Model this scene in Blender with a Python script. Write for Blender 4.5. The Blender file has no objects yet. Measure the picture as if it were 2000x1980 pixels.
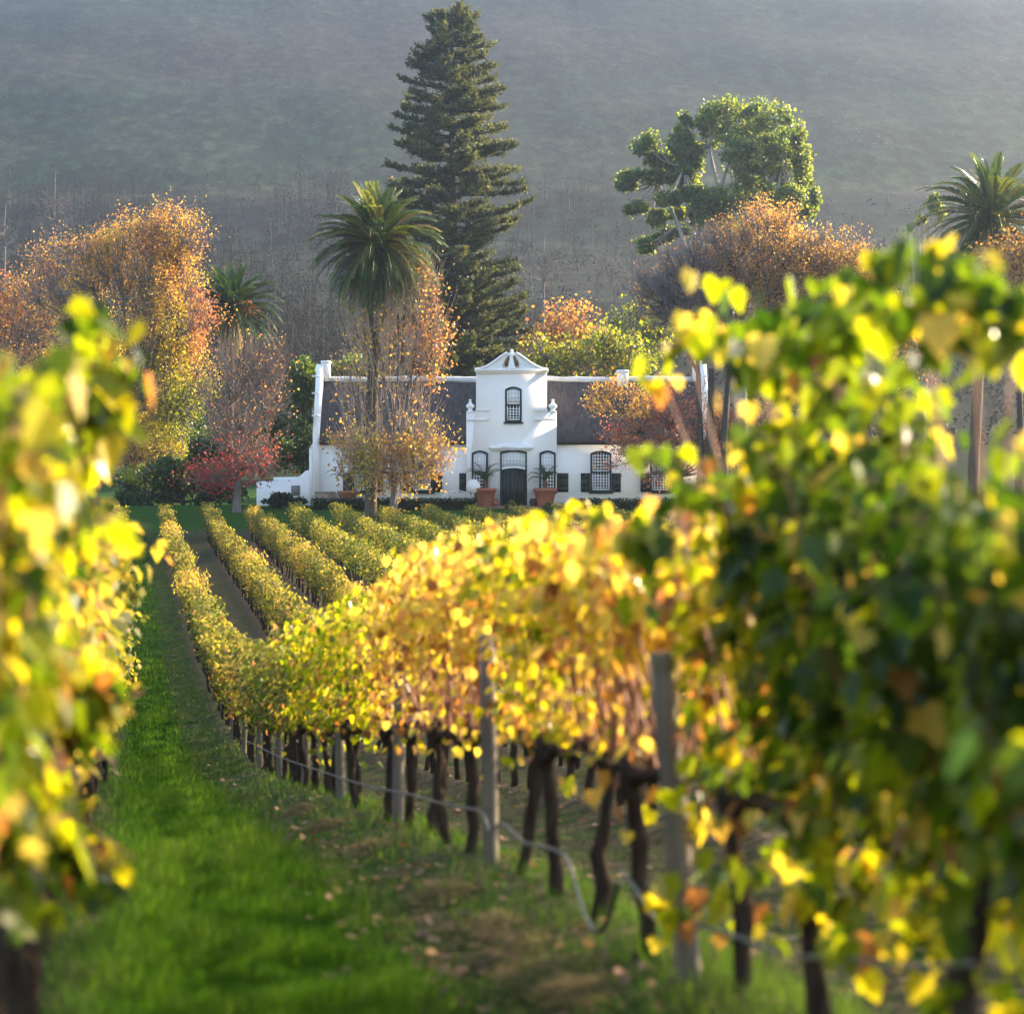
import bpy, math, random
import numpy as np
from mathutils import Vector

# ------------------------------------------------------------------ camera, sky, sun, exposure
sc = bpy.context.scene
COL = sc.collection
F = 4722.0            # focal length in photo pixels (photo 2000 x 1980)
CX, CY = 1000.0, 990.0
HC = 1.55             # camera height
cam = bpy.data.cameras.new('camera')
cam.sensor_fit = 'HORIZONTAL'; cam.sensor_width = 36.0; cam.lens = 36.0 * F / 2000.0
cam.clip_start = 0.1; cam.clip_end = 6000
cam.dof.use_dof = True; cam.dof.focus_distance = 140.0; cam.dof.aperture_fstop = 2.5
camo = bpy.data.objects.new('camera', cam); COL.objects.link(camo)
camo.location = (0, 0, HC); camo.rotation_euler = (math.radians(90), 0, 0)
sc.camera = camo

SUN_EL, SUN_AZ = math.radians(23), math.radians(58)      # azimuth from +Y towards +X
w = bpy.data.worlds.new('World'); sc.world = w; w.use_nodes = True
wn = w.node_tree.nodes; bg = wn['Background']
sky = wn.new('ShaderNodeTexSky'); sky.sky_type = 'NISHITA'; sky.sun_disc = False
sky.sun_elevation = SUN_EL; sky.sun_rotation = SUN_AZ; sky.altitude = 200; sky.dust_density = 1.5
w.node_tree.links.new(sky.outputs[0], bg.inputs[0]); bg.inputs[1].default_value = 0.15
sl = bpy.data.lights.new('sun', 'SUN'); sl.energy = 5.0; sl.angle = math.radians(0.6); sl.color = (1.0, 0.80, 0.54)
so = bpy.data.objects.new('sun', sl); COL.objects.link(so); so.location = (40, 30, 60)
SD = Vector((math.sin(SUN_AZ) * math.cos(SUN_EL), math.cos(SUN_AZ) * math.cos(SUN_EL), math.sin(SUN_EL)))
so.rotation_euler = SD.to_track_quat('Z', 'Y').to_euler()
sc.view_settings.view_transform = 'Standard'; sc.view_settings.look = 'None'
sc.view_settings.exposure = 2.15; sc.view_settings.gamma = 1.0
sc.render.engine = 'CYCLES'
cy = sc.cycles
cy.use_denoising = True
cy.max_bounces = 8; cy.diffuse_bounces = 3; cy.transmission_bounces = 6; cy.glossy_bounces = 2
cy.volume_bounces = 0; cy.sample_clamp_indirect = 6

HAZE_DENSITY = 0.00024
HAZE_G = 0.83

# ------------------------------------------------------------------ helpers
def W(px, py, Y):
    """photo pixel at depth Y -> world point"""
    return np.array([(px - CX) / F * Y, Y, HC + (CY - py) / F * Y])

class MB:
    def __init__(s): s.v = []; s.n = 0; s.groups = []
    def add(s, v, f, mat=0, tint=0.5):
        v = np.asarray(v, float).reshape(-1, 3); f = np.asarray(f, int)
        if f.ndim == 1: f = f[None]
        s.v.append(v)
        t = np.broadcast_to(np.asarray(tint, float), (len(f),))
        m = np.broadcast_to(np.asarray(mat, int), (len(f),))
        s.groups.append((f + s.n, m, t)); s.n += len(v)
    def box(s, x0, x1, y0, y1, z0, z1, mat=0):
        v = [(x0,y0,z0),(x1,y0,z0),(x1,y1,z0),(x0,y1,z0),(x0,y0,z1),(x1,y0,z1),(x1,y1,z1),(x0,y1,z1)]
        s.add(v, [(3,2,1,0),(4,5,6,7),(0,1,5,4),(1,2,6,5),(2,3,7,6),(3,0,4,7)], mat)
    def extr(s, poly, y0, y1, mat=0):
        """extrude an x-z outline from y0 (front) to y1"""
        p = np.asarray(poly, float); n = len(p)
        a = np.c_[p[:,0], np.full(n, y0), p[:,1]]; b = np.c_[p[:,0], np.full(n, y1), p[:,1]]
        area = np.sum(p[:,0]*np.roll(p[:,1],-1) - np.roll(p[:,0],-1)*p[:,1])
        if area < 0: a = a[::-1]; b = b[::-1]
        s.add(np.r_[a, b], [list(range(n))], mat)
        base = s.n - 2*n
        s.groups.append((np.arange(2*n-1, n-1, -1)[None] + base, np.array([mat]), np.array([.5])))
        q = np.array([(i, i+n, (i+1) % n + n, (i+1) % n) for i in range(n)]) + base
        s.groups.append((q, np.full(n, mat), np.full(n, .5)))
    def lathe(s, prof, c=(0,0,0), seg=16, mat=0):
        prof = np.asarray(prof, float); k = len(prof)
        a = np.linspace(0, 2*np.pi, seg, endpoint=False)
        v = np.stack([prof[:,0][:,None]*np.cos(a), prof[:,0][:,None]*np.sin(a), np.repeat(prof[:,1][:,None], seg, 1)], -1).reshape(-1,3) + np.array(c)
        f = []
        for i in range(k-1):
            for j in range(seg):
                j2 = (j+1) % seg
                f.append((i*seg+j, i*seg+j2, (i+1)*seg+j2, (i+1)*seg+j))
        s.add(v, f, mat)
    def tube(s, pts, rad, sides=6, mat=0, tint=.5):
        p = np.asarray(pts, float); n = len(p); r = np.broadcast_to(np.asarray(rad, float), (n,))
        t = np.gradient(p, axis=0); t /= np.linalg.norm(t, axis=1)[:,None] + 1e-9
        ref = np.array([1,0,0.]) if abs(t[:,0]).mean() < .7 else np.array([0,1,0.])
        u = np.cross(t, ref); u /= np.linalg.norm(u, axis=1)[:,None] + 1e-9
        q = np.cross(t, u)
        a = np.linspace(0, 2*np.pi, sides, endpoint=False)
        v = p[:,None] + r[:,None,None]*(np.cos(a)[None,:,None]*u[:,None] + np.sin(a)[None,:,None]*q[:,None])
        i = np.arange(n-1)[:,None]; j = np.arange(sides)[None]
        j2 = (j+1) % sides
        f = np.stack(np.broadcast_arrays(i*sides+j, i*sides+j2, (i+1)*sides+j2, (i+1)*sides+j), -1).reshape(-1,4)
        s.add(v.reshape(-1,3), f, mat, tint)
        if sides >= 4: 
            b = s.n - n*sides
            s.groups.append((np.arange(sides)[None]+b+(n-1)*sides, np.array([mat]), np.array([.5])))
    def sticks(s, A, B, ra, rb, mat=0, tint=.5):
        A = np.asarray(A, float); B = np.asarray(B, float); n = len(A)
        if n == 0: return
        t = B - A; t /= np.linalg.norm(t, axis=1)[:,None] + 1e-9
        ref = np.where(np.abs(t[:,2:3]) > .8, np.array([[1,0,0.]]), np.array([[0,0,1.]]))
        u = np.cross(t, ref); u /= np.linalg.norm(u, axis=1)[:,None] + 1e-9
        q = np.cross(t, u)
        ra = np.broadcast_to(np.asarray(ra, float), (n,)); rb = np.broadcast_to(np.asarray(rb, float), (n,))
        vs = []
        for k in range(3):
            a = 2*np.pi*k/3
            d = np.cos(a)*u + np.sin(a)*q
            vs += [A + d*ra[:,None], B + d*rb[:,None]]
        v = np.stack(vs, 1).reshape(-1,3)
        o = (np.arange(n)*6)[:,None]
        f = np.concatenate([o + np.array([[2*k, 2*((k+1)%3), 2*((k+1)%3)+1, 2*k+1]]) for k in range(3)])
        tt = np.tile(np.broadcast_to(np.asarray(tint, float), (n,)), 3)
        s.add(v, f, mat, tt)
    def leaves(s, P, size, nrm, axis, tint, kind='quad', mat=0, width=1.0):
        P = np.asarray(P, float); n = len(P)
        if n == 0: return
        size = np.broadcast_to(np.asarray(size, float), (n,))
        y = axis / (np.linalg.norm(axis, axis=1)[:,None] + 1e-9)
        x = np.cross(y, nrm); x /= np.linalg.norm(x, axis=1)[:,None] + 1e-9
        z = np.cross(x, y)
        T, faces = LEAF[kind]
        T = T * np.array([width, 1, 1])
        v = P[:,None] + size[:,None,None]*(T[None,:,0:1]*x[:,None] + T[None,:,1:2]*y[:,None] + T[None,:,2:3]*z[:,None])
        o = (np.arange(n)*len(T))[:,None]
        first = True
        v = v.reshape(-1,3)
        base = s.n; s.v.append(v); s.n += len(v)
        tt = np.broadcast_to(np.asarray(tint, float), (n,))
        for f in faces:
            s.groups.append((o + np.array(f)[None] + base, np.full(n, mat), tt))
    def data(s, name, mats):
        me = bpy.data.meshes.new(name)
        v = np.concatenate(s.v) if s.v else np.zeros((0,3))
        loops = np.concatenate([g[0].ravel() for g in s.groups]); tot = np.concatenate([np.full(len(g[0]), g[0].shape[1]) for g in s.groups])
        me.vertices.add(len(v)); me.vertices.foreach_set('co', v.ravel())
        me.loops.add(len(loops)); me.loops.foreach_set('vertex_index', loops.astype(np.int32))
        me.polygons.add(len(tot)); st = np.r_[0, np.cumsum(tot)[:-1]]
        me.polygons.foreach_set('loop_start', st.astype(np.int32))
        me.polygons.foreach_set('material_index', np.concatenate([g[1] for g in s.groups]).astype(np.int32))
        at = me.attributes.new('tint', 'FLOAT', 'FACE')
        at.data.foreach_set('value', np.clip(np.concatenate([g[2] for g in s.groups]), 0, 1).astype(np.float32))
        for m in mats: me.materials.append(m)
        me.update(calc_edges=True)
        return me
    def build(s, name, mats, parent=None, smooth=False):
        if not isinstance(mats, (list, tuple)): mats = [mats]
        me = s.data(name, mats)
        if smooth: me.polygons.foreach_set('use_smooth', np.ones(len(me.polygons), bool))
        return link(name, me, parent)

def link(name, me, parent=None):
    o = bpy.data.objects.new(name, me); COL.objects.link(o)
    if parent is not None: o.parent = parent
    return o
def tag(o, label=None, cat=None, group=None, kind=None):
    if label: o['label'] = label
    if cat: o['category'] = cat
    if group: o['group'] = group
    if kind: o['kind'] = kind
    return o
def empty(name, loc, label, cat, group=None, rz=0):
    o = bpy.data.objects.new(name, None); COL.objects.link(o)
    o.location = tuple(float(c) for c in loc); o.rotation_euler = (0, 0, rz); o.empty_display_size = .3
    return tag(o, label, cat, group)
def copy_tree(o, parent=None):
    c = o.copy(); COL.objects.link(c)
    if parent is not None: c.parent = parent
    for ch in list(o.children): copy_tree(ch, c)
    return c

# leaf outlines: x across, y along, z fold
_R = [(0,0),(.16,-.10),(.36,-.10),(.50,.10),(.40,.24),(.56,.46),(.33,.50),(.24,.72),(0,1)]
def _fold(p, k): return [(x, y, abs(x)*k) for x, y in p]
_r = np.array(_fold(_R, .35)); _l = _r * np.array([-1,1,1])
LEAF = {
 'lobed': (np.r_[_r, _l], [list(range(9)), list(range(17, 8, -1))]),
 'mid': (np.array([(0,0,0),(.46,.12,.14),(.42,.66,.14),(0,1,0),(-.46,.12,.14),(-.42,.66,.14)]), [(0,1,2,3),(0,3,5,4)]),
 'quad': (np.array([(0,0,0),(.5,.42,.1),(0,1,0),(-.5,.42,.1)]), [(0,1,2,3)]),
 'blade': (np.array([(-.5,0,0),(.5,0,0),(0,1,0)]), [(0,1,2)]),
}
def rdir(rng, n, up=0.0):
    d = rng.normal(size=(n,3)); d[:,2] += up
    return d / np.linalg.norm(d, axis=1)[:,None]

# ------------------------------------------------------------------ materials
def new_mat(name):
    m = bpy.data.materials.new(name); m.use_nodes = True
    nt = m.node_tree; return m, nt, nt.nodes, nt.links, nt.nodes['Principled BSDF']
def ramp(nodes, stops):
    r = nodes.new('ShaderNodeValToRGB'); e = r.color_ramp.elements
    while len(e) > 1: e.remove(e[-1])
    e[0].position = stops[0][0]; e[0].color = (*stops[0][1], 1)
    for p, c in stops[1:]:
        k = e.new(p); k.color = (*c, 1)
    return r
def plain(name, col, rough=.7, noise=.25, scale=4.0, bump=0.0, spec=.3, stretch=(1,1,1), col2=None):
    m, nt, N, L, b = new_mat(name)
    tc = N.new('ShaderNodeTexCoord'); mp = N.new('ShaderNodeMapping'); mp.inputs['Scale'].default_value = stretch
    L.new(tc.outputs['Object'], mp.inputs[0])
    nz = N.new('ShaderNodeTexNoise'); nz.inputs['Scale'].default_value = scale; nz.inputs['Detail'].default_value = 6
    L.new(mp.outputs[0], nz.inputs['Vector'])
    c2 = col2 if col2 else tuple(c*(1-noise) for c in col)
    r = ramp(N, [(.3, c2), (.7, col)])
    L.new(nz.outputs[0], r.inputs[0]); L.new(r.outputs[0], b.inputs['Base Color'])
    b.inputs['Roughness'].default_value = rough; b.inputs['Specular IOR Level'].default_value = spec
    if bump:
        bp = N.new('ShaderNodeBump'); bp.inputs['Strength'].default_value = bump; bp.inputs['Distance'].default_value = .03
        L.new(nz.outputs[0], bp.inputs['Height']); L.new(bp.outputs[0], b.inputs['Normal'])
    return m
def leaf_mat(name, stops, tstops=None, trans=.5, rough=.4, spec=.4):
    """stops: reflected colours over the tint attribute, tstops: transmitted colours"""
    m, nt, N, L, b = new_mat(name)
    at = N.new('ShaderNodeAttribute'); at.attribute_name = 'tint'
    r = ramp(N, stops); L.new(at.outputs['Fac'], r.inputs[0]); L.new(r.outputs[0], b.inputs['Base Color'])
    b.inputs['Roughness'].default_value = rough; b.inputs['Specular IOR Level'].default_value = spec
    if trans > 0:
        tr = N.new('ShaderNodeBsdfTranslucent'); r2 = ramp(N, tstops or stops)
        L.new(at.outputs['Fac'], r2.inputs[0]); L.new(r2.outputs[0], tr.inputs[0])
        mx = N.new('ShaderNodeMixShader'); mx.inputs[0].default_value = trans
        L.new(b.outputs[0], mx.inputs[1]); L.new(tr.outputs[0], mx.inputs[2])
        L.new(mx.outputs[0], N['Material Output'].inputs['Surface'])
    return m

M = {}
# tint: 0 deep green, .25 green, .45 yellow green, .6 yellow, .75 gold, .88 orange brown, 1 brown
M['vine_leaf'] = leaf_mat('vine_leaf',
    [(0,(.020,.036,.006)),(.25,(.048,.070,.008)),(.45,(.16,.175,.008)),(.6,(.46,.35,.012)),(.75,(.62,.42,.07)),(.83,(.52,.29,.06)),(.9,(.26,.11,.03)),(1,(.12,.05,.022))],
    [(0,(.035,.085,.004)),(.25,(.16,.25,.005)),(.45,(.47,.49,.004)),(.6,(.88,.65,.01)),(.75,(.98,.70,.09)),(.83,(.94,.54,.08)),(.9,(.55,.22,.03)),(1,(.20,.08,.02))], trans=.52, rough=.24, spec=.22)
M['far_vine_leaf'] = leaf_mat('far_vine_leaf',
    [(0,(.035,.06,.015)),(.25,(.055,.072,.016)),(.45,(.14,.13,.025)),(.6,(.33,.26,.04)),(.75,(.36,.21,.05)),(.88,(.30,.14,.05)),(1,(.18,.09,.045))],
    [(0,(.09,.17,.012)),(.25,(.13,.15,.012)),(.45,(.28,.25,.025)),(.6,(.58,.44,.03)),(.75,(.60,.34,.05)),(.88,(.5,.22,.05)),(1,(.25,.11,.04))], trans=.48, rough=.5, spec=.12)
M['vine_bark'] = plain('vine_bark', (.055,.038,.027), .95, .65, 26, 1.0, stretch=(1,1,.18), spec=.05)
M['cane'] = plain('cane', (.34,.145,.07), .6, .45, 9)
M['post_wood'] = plain('post_wood', (.19,.15,.11), .85, .5, 9, .5, stretch=(3,3,.2))
M['hose'] = plain('hose', (.14,.115,.095), .5, .2, 3)
M['black_hose'] = plain('black_hose', (.03,.03,.03), .5, .2, 3)
M['wire'] = plain('wire', (.22,.21,.2), .4, .2, 3)
M['white_wall'] = plain('white_wall', (.85,.825,.80), .9, .09, .7, .15, spec=.1)
M['white_paint'] = plain('white_paint', (.82,.82,.81), .6, .03, 2)
M['thatch'] = plain('thatch', (.092,.078,.074), .95, .4, 2.4, .9, stretch=(2.6,1,.35), spec=.05, col2=(.046,.040,.040))
M['ridge_plaster'] = plain('ridge_plaster', (.62,.60,.57), .9, .25, 1.5, .2)
M['dark_green_paint'] = plain('dark_green_paint', (.013,.020,.018), .45, .2, 3)
M['door_paint'] = plain('door_paint', (.014,.024,.021), .5, .3, 6, .3, stretch=(6,1,.3))
M['glass'] = plain('glass', (.02,.022,.025), .06, .2, .6, spec=.5)
M['blind'] = plain('blind', (.62,.63,.64), .5, .12, 1.5, spec=.5)
M['ornament'] = plain('ornament', (.10,.085,.05), .6, .4, 8, .3)
M['cream'] = plain('cream', (.62,.52,.34), .8, .3, 4)
M['terracotta'] = plain('terracotta', (.36,.125,.07), .85, .3, 5, .2)
M['soil'] = plain('soil', (.06,.04,.028), .95, .5, 9, .5)
M['paving'] = plain('paving', (.24,.12,.085), .9, .35, 2.5, .3)
M['bark_grey'] = plain('bark_grey', (.15,.125,.11), .9, .45, 5, .5, stretch=(1,1,.25))
M['bark_pale'] = plain('bark_pale', (.30,.27,.23), .8, .3, 3, .3, stretch=(1,1,.3))
M['bark_dark'] = plain('bark_dark', (.055,.042,.035), .9, .4, 5, .5, stretch=(1,1,.25))
M['palm_trunk'] = plain('palm_trunk', (.115,.08,.055), .95, .55, 6, 1.0, stretch=(1,1,2.2))
M['twig_tan'] = plain('twig_tan', (.40,.28,.20), .8, .35, 2)
M['twig_grey'] = plain('twig_grey', (.17,.14,.135), .85, .3, 2)
M['twig_brown'] = plain('twig_brown', (.21,.15,.125), .85, .3, 2)
M['stone'] = plain('stone', (.36,.25,.21), .9, .3, 6, .4)
AUT = [(0,(.045,.06,.018)),(.2,(.20,.20,.025)),(.4,(.36,.28,.04)),(.55,(.40,.22,.06)),(.7,(.33,.15,.06)),(.85,(.24,.07,.045)),(1,(.26,.025,.03))]
AUT_T = [(0,(.10,.17,.01)),(.2,(.55,.54,.02)),(.4,(.80,.62,.04)),(.55,(.74,.40,.07)),(.7,(.58,.25,.07)),(.85,(.55,.13,.06)),(1,(.55,.05,.05))]
M['autumn_leaf'] = leaf_mat('autumn_leaf', AUT, AUT_T, .5, .5, .3)
M['green_leaf'] = leaf_mat('green_leaf', [(0,(.012,.028,.010)),(.5,(.035,.06,.014)),(.8,(.09,.11,.02)),(1,(.30,.24,.03))],
                           [(0,(.05,.10,.01)),(.5,(.14,.22,.012)),(.8,(.34,.38,.02)),(1,(.7,.55,.04))], .42, .42, .4)
M['gum_leaf'] = leaf_mat('gum_leaf', [(0,(.02,.045,.02)),(.5,(.045,.085,.03)),(1,(.13,.16,.05))], [(0,(.08,.17,.02)),(.5,(.26,.34,.03)),(1,(.62,.58,.06))], .5, .4, .4)
M['needle'] = leaf_mat('needle', [(0,(.018,.030,.016)),(.5,(.042,.058,.026)),(1,(.11,.11,.04))], [(0,(.04,.06,.015)),(.5,(.12,.14,.025)),(1,(.30,.28,.05))], .32, .55, .25)
M['frond'] = leaf_mat('frond', [(0,(.02,.04,.018)),(.4,(.04,.075,.025)),(.65,(.12,.13,.03)),(.8,(.30,.20,.07)),(1,(.34,.24,.14))],
                      [(0,(.03,.07,.015)),(.4,(.10,.17,.02)),(.65,(.34,.36,.03)),(.8,(.55,.36,.08)),(1,(.40,.28,.14))], .36, .33, .5)
M['date'] = plain('date', (.50,.16,.03), .6, .35, 9)
M['hedge_leaf'] = leaf_mat('hedge_leaf', [(0,(.008,.018,.007)),(1,(.03,.05,.014))], None, .2, .45, .3)
M['hedge_core'] = plain('hedge_core', (.012,.018,.008), .95, .4, 5)
M['grass_blade'] = leaf_mat('grass_blade', [(0,(.016,.045,.006)),(.5,(.026,.062,.004)),(.7,(.075,.11,.010)),(.85,(.12,.10,.045)),(1,(.18,.135,.08))],
                            [(0,(.04,.12,.006)),(.5,(.075,.18,.004)),(.7,(.19,.33,.012)),(.85,(.18,.15,.05)),(1,(.2,.15,.08))], .45, .6, .08)
M['short_grass'] = leaf_mat('short_grass', [(0,(.02,.040,.010)),(.5,(.034,.062,.015)),(.8,(.075,.08,.035)),(1,(.14,.11,.06))], [(0,(.04,.08,.012)),(.5,(.07,.13,.02)),(.8,(.14,.15,.05)),(1,(.16,.13,.07))], .4, .6, .08)
M['dead_leaf'] = leaf_mat('dead_leaf', [(0,(.14,.055,.025)),(.5,(.22,.10,.045)),(1,(.30,.18,.08))], None, .2, .6, .3)
M['wood_twig'] = plain('wood_twig', (.17,.15,.14), .9, .35, .2)
M['wood_leaf'] = leaf_mat('wood_leaf', [(0,(.009,.014,.008)),(.6,(.022,.021,.016)),(1,(.05,.038,.030))], None, .25, .7, .1)

# ground ----------------------------------------------------------------
KX = -0.16                      # rows run along (KX, 1): lateral offset a = X - KX*Y
SP = 2.45                       # row spacing
A0 = 2.15                       # first row right of the path
RROT = math.atan(-KX)
_Y = [-80,-10,0,5,8.9,13.9,18.7,23.7,28.3,33,40,48,55,63,70,76,87,98,110,122,134,139,143,146,150,180,220,300,400,560,620,900,960,1300]
_Z = [-1.6,-1.5,-1.5,-1.62,-1.78,-2.06,-2.49,-2.9,-3.3,-3.76,-4.28,-4.6,-4.62,-4.55,-4.45,-4.3,-3.74,-3.3,-2.87,-2.4,-1.85,-1.2,-.35,.05,.1,.9,3.2,13,29,62,82,205,226,226]
_yd = np.arange(-80, 1300.1, .5); _zd = np.interp(_yd, _Y, _Z)
_k = np.hanning(11); _k /= _k.sum()
_zs = np.convolve(np.pad(_zd, 5, mode='edge'), _k, 'valid')
def gz(Y): return np.interp(Y, _yd, _zs) + HC
def berm(a, Y):
    d = np.abs((a - A0 + SP/2) % SP - SP/2)
    on = 1 - np.clip((Y - 122)/14, 0, 1)
    return on*(.18*np.exp(-(d/.40)**2) - .15)
def row_xy(a, Y): return a + KX*Y

def ground_mat():
    m, nt, N, L, b = new_mat('vineyard_ground')
    tc = N.new('ShaderNodeTexCoord'); sp = N.new('ShaderNodeSeparateXYZ'); L.new(tc.outputs['Object'], sp.inputs[0])
    def math_(op, a, c=None, d=None):
        n = N.new('ShaderNodeMath'); n.operation = op
        for i, q in enumerate((a, c, d)):
            if q is None: continue
            if isinstance(q, (int, float)): n.inputs[i].default_value = q
            else: L.new(q, n.inputs[i])
        return n.outputs[0]
    def noise(scale, detail=5, rough=.6):
        n = N.new('ShaderNodeTexNoise'); n.inputs['Scale'].default_value = scale; n.inputs['Detail'].default_value = detail
        n.inputs['Roughness'].default_value = rough; L.new(tc.outputs['Object'], n.inputs['Vector']); return n.outputs[0]
    n1, n2, n3 = noise(1.3), noise(7, 6, .7), noise(30, 4, .7)
    a = math_('MULTIPLY_ADD', sp.outputs[1], -KX, sp.outputs[0])
    aw = math_('MULTIPLY_ADD', math_('SUBTRACT', n1, .5), .5, a)
    # distance from the nearest row
    ph = math_('PINGPONG', math_('ADD', aw, -A0 + 40*SP), SP/2)        # 0 at a row
    rowness = math_('SUBTRACT', 1.0, math_('SMOOTHSTEP' if False else 'MULTIPLY', ph, 1.0))
    def sstep(x, lo, hi):
        n = N.new('ShaderNodeMapRange'); n.interpolation_type = 'SMOOTHSTEP'
        L.new(x, n.inputs[0]); n.inputs[1].default_value = lo; n.inputs[2].default_value = hi; return n.outputs[0]
    grass = ramp(N, [(.3,(.014,.036,.007)),(.55,(.024,.066,.008)),(.75,(.045,.085,.014))]); L.new(n2, grass.inputs[0])
    dull = ramp(N, [(.3,(.018,.040,.007)),(.55,(.032,.062,.012)),(.75,(.085,.075,.034))]); L.new(n2, dull.inputs[0])
    soil = ramp(N, [(.3,(.040,.027,.019)),(.55,(.085,.058,.040)),(.75,(.16,.11,.075))]); L.new(n3, soil.inputs[0])
    soil2 = ramp(N, [(.35,(.03,.035,.014)),(.52,(.065,.055,.03)),(.7,(.12,.088,.055))]); L.new(n2, soil2.inputs[0])
    def mix(f, A, B):
        n = N.new('ShaderNodeMix'); n.data_type = 'RGBA'
        L.new(f, n.inputs[0]); L.new(A, n.inputs['A']); L.new(B, n.inputs['B']); return n.outputs['Result']
    # path between a=-.3 and a=2.15: lush strip a .05...1.15
    lush = math_('MULTIPLY', sstep(aw, -.1, .25), math_('SUBTRACT', 1.0, sstep(aw, 1.0, 1.3)))
    c = mix(lush, dull.outputs[0], grass.outputs[0])
    # other alleys (a > 2.5): soil with weeds
    alley = sstep(a, 2.3, 2.6)
    c = mix(alley, c, mix(sstep(n1, .5, .62), soil2.outputs[0], dull.outputs[0]))
    under = math_('SUBTRACT', 1.0, sstep(ph, .12, .4))
    c = mix(math_('MULTIPLY', under, sstep(n2, .3, .6)), c, soil.outputs[0])
    bank = math_('MULTIPLY', math_('MULTIPLY', sstep(aw, 1.25, 1.6), math_('SUBTRACT', 1.0, sstep(a, 2.3, 2.6))), sstep(n1, .50, .64))
    c = mix(bank, c, soil.outputs[0])
    far = sstep(sp.outputs[1], 137, 139)
    far2 = sstep(sp.outputs[1], 160, 240); c = mix(far, c, grass.outputs[0]); wd = N.new('ShaderNodeRGB'); wd.outputs[0].default_value = (.016,.017,.010,1); c = mix(far2, c, wd.outputs[0])
    L.new(c, b.inputs['Base Color']); b.inputs['Roughness'].default_value = .95; b.inputs['Specular IOR Level'].default_value = .03
    bp = N.new('ShaderNodeBump'); bp.inputs['Strength'].default_value = .8; bp.inputs['Distance'].default_value = .05
    L.new(n2, bp.inputs['Height']); L.new(bp.outputs[0], b.inputs['Normal'])
    return m
def grid_mesh(name, av, yv, zf, mat, skew=KX):
    A, Y = np.meshgrid(av, yv); X = A + skew*Y
    Z = zf(A, X, Y)
    v = np.stack([X, Y, Z], -1).reshape(-1,3); nx, ny = len(av), len(yv)
    i = (np.arange(ny-1)[:,None]*nx + np.arange(nx-1)[None]).ravel()
    f = np.stack([i, i+1, i+nx+1, i+nx], -1)
    mb = MB(); mb.add(v, f); return mb.build(name, mat, smooth=True)
av = np.r_[-900,-500,-300,-150,-80,-40,-20,-10,-6, np.arange(-4, 12, .16), np.arange(12, 34, .35), 40,60,100,180,300,500,1000]
yv = np.r_[-80,-50,-30,-15,-8, np.arange(-4, 30, .3), np.arange(30, 150, .9), np.arange(150, 250, 6), np.arange(250, 441, 19)]
def zground(a, X, Y): return gz(Y) + berm(a, Y)*(np.abs(a) < 40)
tag(grid_mesh('ground', av, yv, zground, ground_mat()), 'vineyard soil and short grass sloping down and up to the house', 'ground', kind='structure')

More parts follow.
